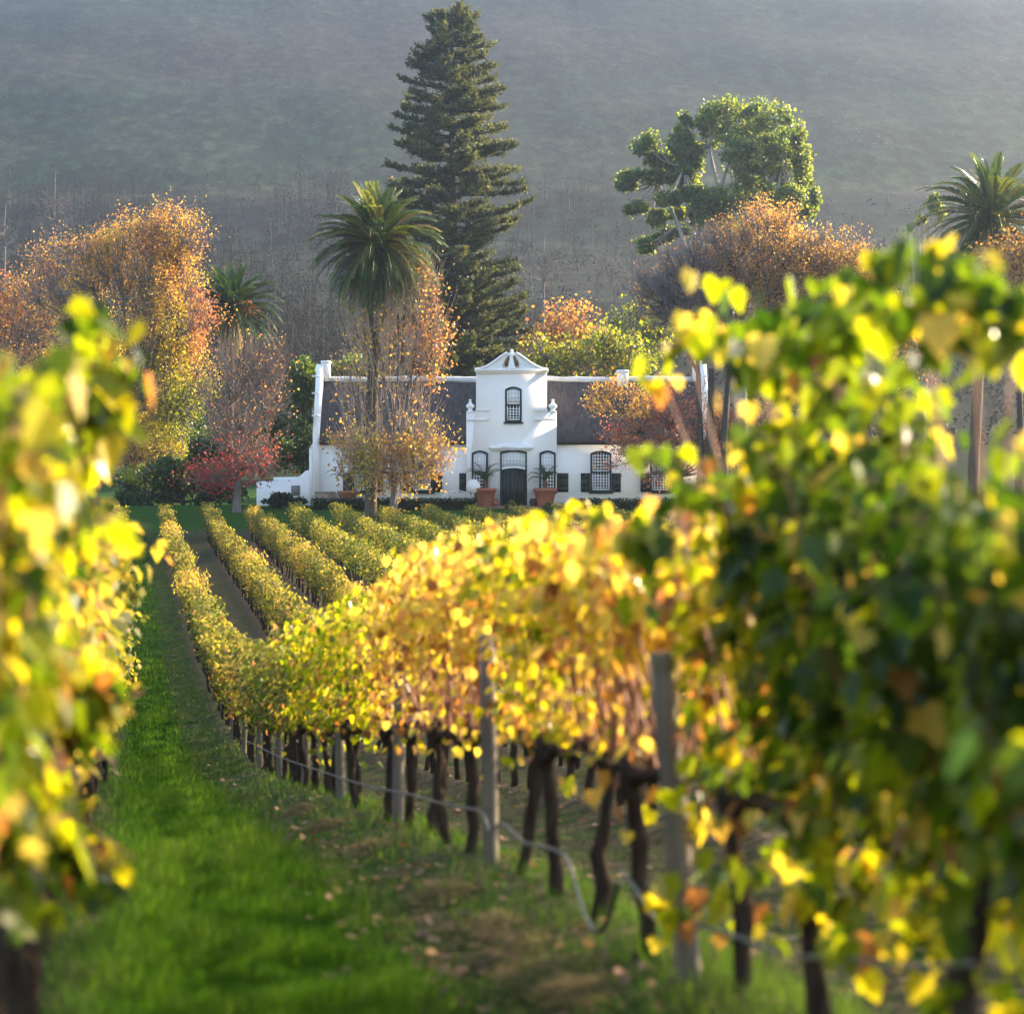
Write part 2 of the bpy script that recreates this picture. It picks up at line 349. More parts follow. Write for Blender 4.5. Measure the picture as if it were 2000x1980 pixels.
# mountain --------------------------------------------------------------
def fbm(x, y, seed, octs):
    r = np.random.default_rng(seed); z = 0
    for k in range(octs):
        f = 2.0**k
        for _ in range(3):
            t = r.uniform(0, 6.28); ph = r.uniform(0, 6.28)
            z = z + np.sin((x*np.cos(t) + y*np.sin(t))*f + ph)/f/3
    return z
def hill_mat():
    m, nt, N, L, b = new_mat('mountain_slope')
    tc = N.new('ShaderNodeTexCoord')
    def noise(scale, st, detail=6, rough=.65):
        mp = N.new('ShaderNodeMapping'); mp.inputs['Scale'].default_value = st; L.new(tc.outputs['Object'], mp.inputs[0])
        n = N.new('ShaderNodeTexNoise'); n.inputs['Scale'].default_value = scale; n.inputs['Detail'].default_value = detail
        n.inputs['Roughness'].default_value = rough; L.new(mp.outputs[0], n.inputs['Vector']); return n.outputs[0]
    big, fine = noise(.012, (.5,.8,1)), noise(.34, (.6,.35,.6), 8, .75)
    r1 = ramp(N, [(.34,(.011,.023,.012)),(.5,(.018,.022,.014)),(.66,(.030,.027,.019))]); L.new(big, r1.inputs[0])
    r2 = ramp(N, [(.34,(.2,.2,.2)),(.5,(.75,.75,.75)),(.66,(2.1,2.05,1.9))]); L.new(fine, r2.inputs[0])
    mx = N.new('ShaderNodeMix'); mx.data_type = 'RGBA'; mx.blend_type = 'MULTIPLY'; mx.inputs[0].default_value = 1
    L.new(r1.outputs[0], mx.inputs['A']); L.new(r2.outputs[0], mx.inputs['B'])
    # a greener belt of grass above the wood, a pale track at its lower edge
    sy = N.new('ShaderNodeSeparateXYZ'); L.new(tc.outputs['Object'], sy.inputs[0])
    wv = N.new('ShaderNodeMath'); wv.operation = 'MULTIPLY_ADD'; wv.inputs[1].default_value = 60; L.new(big, wv.inputs[0]); L.new(sy.outputs[1], wv.inputs[2])
    bd = ramp(N, [(0,(.75,.75,.75)),(.30,(.75,.75,.75)),(.325,(2.0,1.7,1.45)),(.345,(.9,1.25,.95)),(.50,(.9,1.2,.95)),(.62,(1,1,1))])
    mr = N.new('ShaderNodeMapRange'); mr.inputs[1].default_value = 520; mr.inputs[2].default_value = 920; L.new(wv.outputs[0], mr.inputs[0]); L.new(mr.outputs[0], bd.inputs[0])
    mb_ = N.new('ShaderNodeMix'); mb_.data_type = 'RGBA'; mb_.blend_type = 'MULTIPLY'; mb_.inputs[0].default_value = 1
    L.new(mx.outputs['Result'], mb_.inputs['A']); L.new(bd.outputs[0], mb_.inputs['B']); mx = mb_
    # scattered pale boulders
    vo = N.new('ShaderNodeTexVoronoi'); vo.inputs['Scale'].default_value = .45; L.new(tc.outputs['Object'], vo.inputs['Vector'])
    pt = noise(.03, (.5,1,1), 6)
    s1 = N.new('ShaderNodeMath'); s1.operation = 'LESS_THAN'; s1.inputs[1].default_value = .095; L.new(vo.outputs['Distance'], s1.inputs[0])
    s2 = N.new('ShaderNodeMath'); s2.operation = 'GREATER_THAN'; s2.inputs[1].default_value = .57; L.new(pt, s2.inputs[0])
    s3 = N.new('ShaderNodeMath'); s3.operation = 'MULTIPLY'; L.new(s1.outputs[0], s3.inputs[0]); L.new(s2.outputs[0], s3.inputs[1])
    m2 = N.new('ShaderNodeMix'); m2.data_type = 'RGBA'; L.new(s3.outputs[0], m2.inputs[0]); L.new(mx.outputs['Result'], m2.inputs['A'])
    m2.inputs['B'].default_value = (.30,.28,.25,1)
    L.new(m2.outputs['Result'], b.inputs['Base Color']); b.inputs['Roughness'].default_value = .95; b.inputs['Specular IOR Level'].default_value = .1
    bp = N.new('ShaderNodeBump'); bp.inputs['Strength'].default_value = .6; bp.inputs['Distance'].default_value = 1.2
    L.new(fine, bp.inputs['Height']); L.new(bp.outputs[0], b.inputs['Normal'])
    return m
def zhill(a, X, Y):
    t = np.clip((Y-436)/200, 0, 1)
    return gz(Y) - .3*(1-t) + t*(5*fbm(X*.012, Y*.012, 5, 4) + 1.2*fbm(X*.09, Y*.09, 9, 3)) + t*.015*X
tag(grid_mesh('mountain', np.arange(-700, 701, 7.0), np.r_[436, np.arange(440, 965, 5.0)], zhill, hill_mat(), 0), 'hazy grassy mountainside strewn with pale boulders', 'mountain', kind='structure')

# haze -----------------------------------------------------------------
mb = MB(); mb.box(-1100, 1100, -100, 1000, -6, 262)
hm = bpy.data.materials.new('haze_air'); hm.use_nodes = True; N = hm.node_tree.nodes; N.remove(N['Principled BSDF'])
pv = N.new('ShaderNodeVolumePrincipled'); pv.inputs['Color'].default_value = (.70,.82,1.0,1); pv.inputs['Density'].default_value = HAZE_DENSITY
pv.inputs['Anisotropy'].default_value = HAZE_G
hm.node_tree.links.new(pv.outputs[0], N['Material Output'].inputs['Volume'])
tag(mb.build('haze', hm), 'pale sunlit valley haze in the air', 'haze', kind='stuff')

# ------------------------------------------------------------------ the house
HY = 148.0                      # facade plane
def hx(px): return (px - CX)/F*HY
def hz(py): return HC + (CY - py)/F*HY
GZ = float(gz(HY))
house = empty('farmhouse', (0, 0, 0), 'whitewashed gabled farmhouse with dark thatched roof and green shutters', 'house')
XL, XR, XC = hx(611), hx(1387), hx(999)
ZE, DEP = hz(853), 6.6
ZR = HC + (CY - 742)/F*(HY + DEP/2)
FL = GZ - .25
mb = MB(); mb.box(XL+.05, XR-.05, HY, HY+DEP, FL, ZE); mb.build('wall', M['white_wall'], house)
M['base_wall'] = plain('base_wall', (.74,.72,.69), .9, .3, 1.6, .2)
# plinth, slightly proud
mb = MB()
for x0, x1 in ((XL+.06, hx(977)-.15), (hx(1029)+.15, XR-.06)): mb.box(x0, x1, HY-.06, HY-.002, FL, GZ+.32)
mb.build('plinth', M['base_wall'], house)
# thatched roof: slightly sagging thick slab with rounded ends
def roof_mesh():
    r = MB(); n = 40; k = 8
    xs = np.linspace(XL+.42, XR-.42, n)
    rng = np.random.default_rng(3)
    top = []
    for side in (-1, 1):
        P = []
        for i, x in enumerate(xs):
            row = []
            for j in range(k+1):
                t = j/k
                y = HY + DEP/2 + side*(DEP/2 + .30)*t
                z = ZR - (ZR - ZE + .22)*t + .10*math.sin(math.pi*t) + rng.normal()*.012 + .03*math.sin(x*.5)
                row.append((x, y, z))
            # thickness at the eave
            row.append((x, HY + DEP/2 + side*(DEP/2 + .24), ZE - .50)); row.append((x, HY + DEP/2 + side*(DEP/2 - .1), ZE - .30))
            P.append(row)
        P = np.array(P); m_ = P.shape[1]
        f = [(i*m_+j, (i+1)*m_+j, (i+1)*m_+j+1, i*m_+j+1) for i in range(n-1) for j in range(m_-1)]
        if side > 0: f = [q[::-1] for q in f]
        r.add(P.reshape(-1,3), f)
    return r
roof = roof_mesh().build('roof', M['thatch'], house)
mb = MB(); n = 60; xs = np.linspace(XL+.75, XR-.75, n); rg = np.random.default_rng(8)
mb.tube(np.c_[xs, np.full(n, HY+DEP/2), ZR+.02+.03*np.sin(xs*.9)+rg.normal(size=n)*.012], .19+.02*np.sin(xs*1.7), 8)
mb.build('ridge', M['ridge_plaster'], roof, True)
# end gables (parapets) with chimney-like top blocks
for s, x0 in ((1, XL), (-1, XR)):
    mb = MB()
    prof = [(HY-.12, FL), (HY+DEP+.12, FL), (HY+DEP+.12, ZE+.2), (HY+DEP/2+.9, ZR+.35), (HY+DEP/2+.55, ZR+.95), (HY+DEP/2-.55, ZR+.95), (HY+DEP/2-.9, ZR+.35), (HY-.12, ZE+.2)]
    xa, xb = sorted((x0 - s*.0, x0 + s*.42))
    p = np.array(prof); v = np.r_[np.c_[np.full(8, xa), p], np.c_[np.full(8, xb), p]]
    mb.add(v, [list(range(8))[::-1]]); mb.groups.append((np.array([list(range(8, 16))]), np.array([0]), np.array([.5])))
    mb.groups.append((np.array([(i, (i+1) % 8, (i+1) % 8+8, i+8) for i in range(8)]), np.zeros(8, int), np.full(8, .5)))
    g = mb.build('end_gable', M['white_wall'], house)
    mb = MB(); xa, xb = sorted((x0 + s*.30, x0 + s*.80)); mb.box(xa, xb, HY+DEP/2-.45, HY+DEP/2+.45, ZR-.1, ZR+1.18); mb.box(xa-.04, xb+.04, HY+DEP/2-.5, HY+DEP/2+.5, ZR+1.04, ZR+1.16)
    mb.build('chimney', M['white_wall'], g)
    for zb in (hz(735), hz(768), hz(812)):
        mb = MB(); xa, xb = sorted((x0 - s*.05, x0 + s*.45)); mb.box(xa, xb, HY-.16, HY-.04, zb-.05, zb+.05); mb.build('moulding', M['white_wall'], g)
# side wall low buttress and side shutter at the left end
mb = MB(); mb.box(XL-.22, XL-.003, HY-.1, HY+1.8, FL, hz(876)); mb.extr([(XL-.22, hz(876)), (XL-.003, hz(876)), (XL-.003, hz(866))], HY-.1, HY+1.8); mb.build('buttress', M['white_wall'], house)
mb = MB(); mb.box(XL-.27, XL-.02, HY+.25, HY+.33, hz(827), hz(795)); mb.build('shutter', M['dark_green_paint'], house)
mb = MB(); mb.box(XL-.2, XL-.02, HY+.5, HY+.58, hz(864), hz(848)); mb.build('shutter', M['dark_green_paint'], house)
# chimney on the right roof
mb = MB(); mb.box(hx(1210), hx(1232), HY+DEP/2-.35, HY+DEP/2+.35, ZR-.6, ZR+.62); mb.box(hx(1208), hx(1234), HY+DEP/2-.4, HY+DEP/2+.4, ZR+.46, ZR+.56); mb.build('chimney', M['white_wall'], house)
# central gable
def sym(right):           # right half outline bottom to top -> full outline
    return [(x, z) for x, z in right] + [(-x, z) for x, z in right[::-1]]
def gx(px): return (px - 999)/F*HY
R = [(gx(1087), GZ-.2), (gx(1087), hz(806)), (gx(1083.5), hz(804)), (gx(1076), hz(805)), (gx(1071.5), hz(806.5)), (gx(1069.5), hz(803)), (gx(1068), hz(797)), (gx(1068), hz(726))]
gy0 = HY - .52
mb = MB(); pts = [(XC+x, z) for x, z in sym(R)]
mb.extr(pts, gy0, HY+DEP*.42)
gable = mb.build('gable', M['white_wall'], house)
# shallow raised centre panel lines (pilasters)
for s in (-1, 1):
    for z0, z1 in ((hz(803.5), hz(800)), (hz(822), hz(818))):
        mb = MB(); a, b = sorted((s*gx(1044), s*gx(1069 if z0 > hz(810) else 1086))); mb.box(XC+a, XC+b, gy0-.05, gy0-.003, z0, z1); mb.build('moulding', M['white_wall'], gable)
# cornice and pediment with concave sweeps
mb = MB()
mb.box(XC-gx(1067), XC+gx(1067), gy0-.10, gy0+.6, hz(731), hz(728.2))
mb.box(XC-gx(1069), XC+gx(1069), gy0-.20, gy0+.7, hz(728.2), hz(725.6))
mb.box(XC-gx(1071), XC+gx(1071), gy0-.28, gy0+.8, hz(725.6), hz(722.6))
mb.build('cornice', M['white_paint'], gable)
PR = [(gx(1070), hz(722.6)), (gx(1058), hz(721.0)), (gx(1046), hz(716)), (gx(1034), hz(708.5)), (gx(1022), hz(699.5)), (gx(1013), hz(693.5)), (gx(1007.5), hz(690))]
mb = MB(); mb.extr([(XC+x, z) for x, z in sym(PR)], gy0-.05, gy0+.6)
ped = mb.build('pediment', M['white_wall'], gable)
for s in (-1, 1):          # raised sweeping edge of the pediment
    mb = MB(); mb.tube([(XC+s*x, gy0-.1, z+.02) for x, z in PR], .065, 6); mb.build('moulding', M['white_paint'], ped)
    mb = MB()              # scroll ornament, dark with cream edge
    mb.tube([(XC+s*gx(1003.5), gy0-.12, hz(697)), (XC+s*gx(1006), gy0-.14, hz(704)), (XC+s*gx(1009), gy0-.14, hz(711)), (XC+s*gx(1008), gy0-.14, hz(717))], [.05,.11,.15,.06], 7)
    mb.tube([(XC+s*gx(1006), gy0-.14, hz(695)), (XC+s*gx(1010.5), gy0-.16, hz(704)), (XC+s*gx(1014), gy0-.16, hz(712)), (XC+s*gx(1012), gy0-.16, hz(719))], [.05,.06,.06,.05], 6, 1)
    mb.build('scroll', [M['ornament'], M['cream']], ped, True)
mb = MB(); mb.lathe([(.30, hz(722)), (.26, hz(706)), (.17, hz(697)), (.20, hz(695)), (.12, hz(691)), (.07, hz(688)), (.10, hz(686)), (.06, hz(683.5)), (0, hz(682.6))], (XC, gy0, 0), 12)
mb.build('finial', M['white_paint'], ped, True)
for s in (-1, 1):
    c = XC + s*gx(1079.5)
    mb = MB(); mb.box(c-.22, c+.22, gy0-.02, gy0+.42, hz(806)-.02, hz(802.5)); mb.lathe([(.14, hz(802.5)), (.11, hz(800)), (.20, hz(797.5)), (.27, hz(794)), (.24, hz(791.5)), (.13, hz(789)), (.09, hz(786)), (.05, hz(784)), (.10, hz(782)), (.06, hz(780.3)), (0, hz(779.8))], (c, gy0+.2, 0), 12)
    mb.build('urn', M['white_paint'], gable, True)

def arch(x0, x1, z0, z1, rise, n=8):
    """x-z outline of an opening with a segmental top"""
    t = np.linspace(0, 1, n+1)
    return [(x0, z0), (x1, z0)] + [(x1 + (x0-x1)*k, z1 - rise + rise*math.sin(math.pi*k)) for k in t]
def ring(mb, outer, inner, y0, y1, mat=0):
    n = len(outer)
    o = np.array(outer); i = np.array(inner)
    v = np.r_[np.c_[o[:,0], np.full(n,y0), o[:,1]], np.c_[i[:,0], np.full(n,y0), i[:,1]], np.c_[o[:,0], np.full(n,y1), o[:,1]], np.c_[i[:,0], np.full(n,y1), i[:,1]]]
    f = []
    for k in range(n):
        k2 = (k+1) % n
        f += [(k, k2, n+k2, n+k), (2*n+k, 3*n+k, 3*n+k2, 2*n+k2), (k, 2*n+k, 2*n+k2, k2), (n+k, n+k2, 3*n+k2, 3*n+k)]
    mb.add(v, f, mat)
def window(px0, px1, py0, py1, yw, parent, cols, rows_up, rows_lo, rise=.16, split=.52, upper='blind', lower='glass'):
    x0, x1, z1, z0 = hx(px0), hx(px1), hz(py0), hz(py1)
    w_ = MB(); ft = .115
    ring(w_, arch(x0, x1, z0, z1, rise), arch(x0+ft, x1-ft, z0+ft*1.1, z1-ft, rise*.85), yw-.09, yw-.002)
    fr = w_.build('window', M['dark_green_paint'], parent)
    zm = z0 + (z1-z0)*(1-split)
    m = MB(); m.box(x0+ft, x1-ft, yw-.085, yw-.02, zm-.05, zm+.05); m.build('meeting_rail', M['dark_green_paint'], fr)
    m = MB(); m.box(x0-.1, x1+.1, yw-.18, yw-.095, z0-.1, z0+.0); m.build('sill', M['dark_green_paint'], fr)
    ix0, ix1, iz0, iz1 = x0+ft, x1-ft, z0+ft*1.1, z1-ft
    m = MB(); m.extr(arch(ix0, ix1, zm+.05, iz1, rise*.85), yw-.030, yw-.012); m.build('pane', M[upper], fr)
    m = MB(); m.box(ix0, ix1, yw-.030, yw-.012, iz0, zm-.05); m.build('pane', M[lower], fr)
    m = MB(); b = .022
    for lo, hi, rows, ar in ((iz0, zm-.05, rows_lo, 0), (zm+.05, iz1, rows_up, rise*.85)):
        m.box(ix0, ix0+.06, yw-.062, yw-.034, lo, hi-ar); m.box(ix1-.06, ix1, yw-.062, yw-.034, lo, hi-ar); m.box(ix0+.06, ix1-.06, yw-.062, yw-.034, lo, lo+.06)
        for c in range(1, cols):
            x = ix0 + (ix1-ix0)*c/cols; m.box(x-b, x+b, yw-.056, yw-.034, lo+.06, hi - ar*(1-math.sin(math.pi*c/cols)))
        for r in range(1, rows):
            z = lo + (hi-lo)*r/rows; m.box(ix0+.06, ix1-.06, yw-.060, yw-.035, z-b, z+b)
    m.build('muntin', M['white_paint'], fr)
    return fr
def shutter(px0, px1, py0, py1, yw, parent):
    x0, x1, z1, z0 = hx(px0), hx(px1), hz(py0), hz(py1)
    m = MB(); m.box(x0, x1, yw-.06, yw-.003, z0, z1)
    for zz in (z0+.12, z1-.3): m.box(x0+.06, x1-.06, yw-.085, yw-.062, zz, zz+.16)
    m.box((x0+x1)/2-.03, (x0+x1)/2+.03, yw-.075, yw-.062, z0+.3, z1-.32)
    return m.build('shutter', M['dark_green_paint'], parent)
window(986.5, 1019, 756, 825, gy0, gable, 4, 4, 5)
window(921.5, 953, 880, 961, gy0, house, 4, 5, 5)
window(1053.5, 1085, 880, 961, gy0, house, 4, 5, 5)
shutter(897, 919.5, 924, 961, HY-.003, house); shutter(1087.5, 1110, 924, 961, HY-.003, house)
for c in (1173.5, 824.5, 1290, 709):
    window(c-20.5, c+20.5, 880, 961, HY, house, 6, 6, 6, upper='glass' if c == 1173.5 else 'blind')
    shutter(c-39, c-21.3, 924, 961, HY-.003, house); shutter(c+21.3, c+39, 924, 961, HY-.003, house)
# door: frame, fanlight, two leaves under a swept transom
x0, x1 = hx(977), hx(1029)
mb = MB(); ft = .1
ring(mb, arch(x0, x1, GZ-.05, hz(879), .13), arch(x0+ft, x1-ft, GZ+.0, hz(882.5), .11), gy0-.10, gy0-.002)
door = mb.build('door', M['dark_green_paint'], house)
xa, xb = x0+ft, x1-ft; xm = (xa+xb)/2
def leaf_out(a, b):        # swept top: high in the middle of the doorway
    t = np.linspace(0, 1, 9); x = a + (b-a)*t
    return [(a, GZ+.02), (b, GZ+.02)] + [(q, hz(918.5) + .13*(1 - ((q-xm)/(xb-xm))**2)) for q in x[::-1]]
for a, b in ((xa, xm-.008), (xm+.008, xb)):
    mb = MB(); mb.extr(leaf_out(a, b), gy0-.055, gy0-.012)
    n = 3
    for k in range(n):
        c0 = a + (b-a)*(k+.08)/n; c1 = a + (b-a)*(k+.92)/n; mb.box(c0, c1, gy0-.072, gy0-.057, GZ+.1, hz(922))
    lf = mb.build('door_leaf', M['door_paint'], door)
mb = MB(); mb.lathe([(0,-.03),(.04,-.02),(.045,0),(.03,.03),(0,.035)], (xm+.09, gy0-.1, GZ+1.05), 10); mb.build('handle', M['ornament'], door)
mb = MB(); fz0, fz1 = hz(915.5), hz(882.5)
t = np.linspace(0, 1, 9)
fan = [(xa + (xb-xa)*k, fz0 + .1*(1 - ((xa + (xb-xa)*k - xm)/(xb-xm))**2)) for k in t] + [(xb + (xa-xb)*k, fz1 - .11 + .11*math.sin(math.pi*k)) for k in t]
mb.extr(fan, gy0-.03, gy0-.012); mb.build('fanlight', M['blind'], door)
mb = MB()
for k in range(0, 8):
    x = xa + (xb-xa)*k/7; bb = .04 if k in (0, 7) else .02
    zl = fz0 + .1*(1 - ((x-xm)/(xb-xm))**2); mb.box(max(xa, x-bb), min(xb, x+bb), gy0-.056, gy0-.034, zl, fz1 - .11 + .11*math.sin(math.pi*k/7))
for r in (1, 2, 3): 
    z = fz0 + .12 + (fz1-fz0-.12)*r/4; mb.box(xa+.04, xb-.04, gy0-.052, gy0-.035, z-.018, z+.018)
mb.tube([(x, gy0-.06, z-.02) for x, z in fan[:9]], .06, 6)
mb.build('muntin', M['white_paint'], door)
# hood moulding over the door
mb = MB(); t = np.linspace(-1, 1, 15); H0 = hz(877.5)
hx0 = gx(1043)
pts = [(XC + hx0*k, H0) for k in t] + [(XC + hx0*k, H0 + .17 + .24*max(0, math.cos(k*math.pi/1.5))) for k in t[::-1]]
mb.extr(pts, gy0-.30, gy0-.075)
mb.box(XC-hx0*.9, XC+hx0*.9, gy0-.22, gy0-.075, H0-.08, H0-.002)
mb.build('hood_moulding', M['white_paint'], house)
# terrace step in front of the door, red-brown
mb = MB(); mb.box(hx(890), hx(1095), HY-2.6, HY-.5, GZ-.7, GZ-.02); mb.box(hx(880), hx(1105), HY-3.0, HY-2.603, GZ-.8, GZ-.14)
tag(mb.build('terrace', M['paving']), 'red brick terrace before the farmhouse door', 'terrace', kind='structure')
# grey-buff low box by the left wall (bench box) and low garden wall with curved coping
mb = MB(); mb.box(hx(617), hx(656), HY-.9, HY-.3, GZ-.3, hz(962)); mb.box(hx(616), hx(657), HY-.95, HY-.27, hz(962), hz(960.3))
tag(mb.build('bench_box', plain('buff_wood', (.36,.27,.19), .85, .3, 5)), 'low buff wooden box against the left end of the white house', 'box')
gw = empty('garden_wall', (hx(560), HY+.5, GZ), 'low white garden wall with stepped and swept coping left of the house', 'wall')
def loc(v, e): return (v[0]-e.location.x, v[1]-e.location.y, v[2]-e.location.z)
mb = MB(); ox, oy, oz = gw.location
out = [(500, 1000), (605, 1000), (605, 921), (597, 922), (592, 927), (587, 932), (580, 934.5), (533, 935), (533, 939), (500, 940)]
mb.extr([(hx(a)-ox, hz(b)-oz) for a, b in out], -.2, .2); mb.build('wall_body', M['white_wall'], gw)
mb = MB(); mb.tube([(hx(a)-ox, -.0, hz(b)-oz) for a, b in out[2:8]], .1, 6); mb.build('coping', M['white_paint'], gw)
mb = MB(); mb.box(hx(568)-ox, hx(585)-ox, -.24, -.21, hz(968)-oz, hz(948)-oz); mb.build('opening', plain('grey_recess', (.2,.2,.2)), gw)

# ------------------------------------------------------------------ foliage helpers
def clump_leaves(mb, rng, C, R, n, size, tint, kind='mid', mat=0, shell=.5, up=.3, jit=.12, flat=1.0):
    """leaves in an ellipsoid C, R (both length 3)"""
    d = rdir(rng, n); r = (shell + (1-shell)*rng.random(n))[:,None] if shell < 1 else 1
    P = np.array(C) + d*np.array(R)*r
    nr = rdir(rng, n) + d*.6; nr[:,2] += up
    ax = rdir(rng, n); ax[:,2] -= .3
    mb.leaves(P, size*rng.uniform(.7,1.3,n), nr, ax, np.clip(tint + rng.normal(size=n)*jit, 0, 1), kind, mat)
def shrub(name, label, cat, cells, Y, depth, nleaf, size, tint, leaf, Yg=None, group=None, sub=7, jit=.12, stem=True, bark='bark_dark', kind='mid', lumps=6):
    """a bush or bushy crown from image-space ellipses (px, py, rx, ry[, tint])"""
    rng = np.random.default_rng(abs(hash(label)) % 2**31 if False else sum(map(ord, label)))
    s = Y/F
    base = np.array([np.mean([c[0] for c in cells])*1.0, 0]); 
    bx = (base[0]-CX)*s; bz = float(gz(Y if Yg is None else Yg))
    e = empty(name, (bx, Y, bz), label, cat, group)
    mb = MB(); tot = sum(c[2]*c[3] for c in cells); tw = MB()
    for c in cells:
        t = c[4] if len(c) > 4 else tint
        C = W(c[0], c[1], Y) - np.array([bx, Y, bz]); Rr = np.array([c[2]*s, depth, c[3]*s])
        n = int(nleaf*c[2]*c[3]/tot)
        for k in range(lumps):
            d = rdir(rng, 1)[0]; q = C + d*Rr*rng.uniform(.35,.8)
            clump_leaves(mb, rng, q, Rr*rng.uniform(.3,.5), n//lumps, size, t + rng.normal()*jit*.7, kind, 0, .45, .3, jit)
            tw.tube([(0,0,C[2]*.2), tuple(C*.6+np.array([0,0,0.])), tuple(q)], [.09,.05,.02], 5)
    tw.tube([(0,0,-.1),(0,0,max(.6,.25*np.mean([W(c[0],c[1],Y)[2]-bz for c in cells])))], [.16,.1], 6)
    mb.build('foliage', leaf, e)
    if stem: tw.build('trunk', M[bark], e)
    return e
def hedge(label, x0, x1, y0, y1, z0, z1, seed, name='hedge'):
    rng = np.random.default_rng(seed)
    e = empty(name, ((x0+x1)/2, (y0+y1)/2, z0), label, 'hedge', 'clipped hedges before the house')
    hw, hd, h = (x1-x0)/2, (y1-y0)/2, z1-z0
    mb = MB(); mb.box(-hw+.08, hw-.08, -hd+.08, hd-.08, -.3, h-.08); mb.build('hedge_core', M['hedge_core'], e)
    mb = MB(); n = int(900*hw)
    u = rng.uniform(-1,1,(n,3)); ax = rng.integers(0,3,n)
    P = np.c_[u[:,0]*hw, u[:,1]*hd, (u[:,2]*.5+.5)*h]
    top = ax == 2; P[top,2] = h; fr = ax == 1; P[fr,1] = -hd; P[ax == 0,1] = -hd
    P += rng.normal(size=(n,3))*.05
    nr = rdir(rng, n); nr[:,1] -= .6; nr[:,2] += .5
    mb.leaves(P, rng.uniform(.07,.13,n), nr, rdir(rng,n), rng.random(n), 'quad'); mb.build('foliage', M['hedge_leaf'], e)
hedge('long dark clipped hedge under the left windows of the house', hx(618), hx(933), HY-3.6, HY-2.9, float(gz(HY-3.3))-.1, hz(976), 1)
hedge('dark clipped hedge under the right windows of the house', hx(1116), hx(1330), HY-3.6, HY-2.9, float(gz(HY-3.3))-.1, hz(976.5), 2)

# ------------------------------------------------------------------ potted plants, bench, table
def pot_profile(r, h): return [(0,0),(r*.62,0),(r*.66,h*.05),(r*.9,h*.78),(r*1.0,h*.80),(r*1.02,h*.96),(r*.92,h*.97),(r*.86,h*.85),(0,h*.84)]
def potted(px, pybase, r, h, label, nf, L, seed, group='potted cycads by the door'):
    rng = np.random.default_rng(seed)
    x = hx(px); y = HY - 1.5; z = GZ - .02
    e = empty('potted_cycad', (x, y, z), label, 'potted plant', group)
    mb = MB(); mb.lathe(pot_profile(r, h), seg=20); mb.build('pot', M['terracotta'], e, True)
    mb = MB(); mb.lathe([(0,h*.86),(r*.8,h*.87),(r*.84,h*.84)], seg=12); mb.build('soil', M['soil'], e)
    mb = MB(); mb.tube([(0,0,h*.8),(.02,0,h+.2),(0,0,h+.45)], [.13,.15,.12], 8); mb.build('stem', M['palm_trunk'], e)
    for k in range(nf):
        a = 2*math.pi*(k+rng.uniform(-.2,.2))/nf
        m = MB(); frond(m, rng, np.array([0,0,h+.42]), a, rng.uniform(.5,1.25), L*rng.uniform(.85,1.1), .16, 18, rng.uniform(.05,.35), 1.5, .03)
        m.build('frond', M['frond'], e)
    return e
def frond(mb, rng, base, az, el, L, leafl, npair, tint, droop, lw, dead=False):
    n = 9; pts = [np.array(base, float)]; e_ = el
    st = L/(n-1)
    for i in range(1, n):
        pts.append(pts[-1] + st*np.array([math.cos(az)*math.cos(e_), math.sin(az)*math.cos(e_), math.sin(e_)]))
        e_ -= droop*(i/n)*.33*max(.25, math.cos(e_)+.12); e_ = max(e_, -1.5)
    P = np.array(pts)
    mb.tube(P, np.linspace(lw*.9, lw*.25, n), 4, 0, min(1, tint+.25))
    t = np.linspace(.12, .99, npair); q = np.stack([np.interp(t, np.linspace(0,1,n), P[:,k]) for k in range(3)], 1)
    tan = np.stack([np.interp(t, np.linspace(0,1,n), np.gradient(P[:,k])) for k in range(3)], 1); tan /= np.linalg.norm(tan, axis=1)[:,None]
    side = np.cross(tan, [0,0,1.]); side /= np.linalg.norm(side, axis=1)[:,None]+1e-9
    upv = np.cross(side, tan)
    ln = leafl*(.45 + .75*np.sin(np.pi*np.clip(t*.92+.06,0,1)))
    for s in (-1, 1):
        d = tan*.75 + s*side*.75 + upv*(.35 if not dead else -.2) + rng.normal(size=(npair,3))*.09
        d[:,2] -= .12
        nrm = upv + s*side*.3 + rng.normal(size=(npair,3))*.1
        mb.leaves(q, ln, nrm, d, np.clip(tint + rng.normal(size=npair)*.05, 0, 1), 'quad', 0, width=lw*1.25/max(leafl,.01))
potted(947, 987, .72, 1.12, 'potted cycad in terracotta pot left of the dark front door', 12, 1.5, 11)
potted(1064, 987, .72, 1.12, 'potted cycad in terracotta pot right of the dark front door', 10, 1.4, 12)
potted(682, 985, .62, .95, 'potted cycad in wide terracotta pot at the house\'s left end behind the orange tree', 9, 1.6, 13)
for px, lab, mt in ((966, 'small round brown pot beside the left door pot', 'terracotta'), (1042, 'small dark round pot just right of the door', 'bark_dark')):
    mb = MB(); mb.lathe([(0,0),(.16,0),(.26,.16),(.27,.3),(.2,.42),(.22,.46),(.17,.45),(.15,.35),(0,.33)], seg=14)
    o = mb.build('round_pot', M[mt], None, True); o.location = (hx(px), HY-1.2, GZ-.02); tag(o, lab, 'pot', 'small pots by the door')
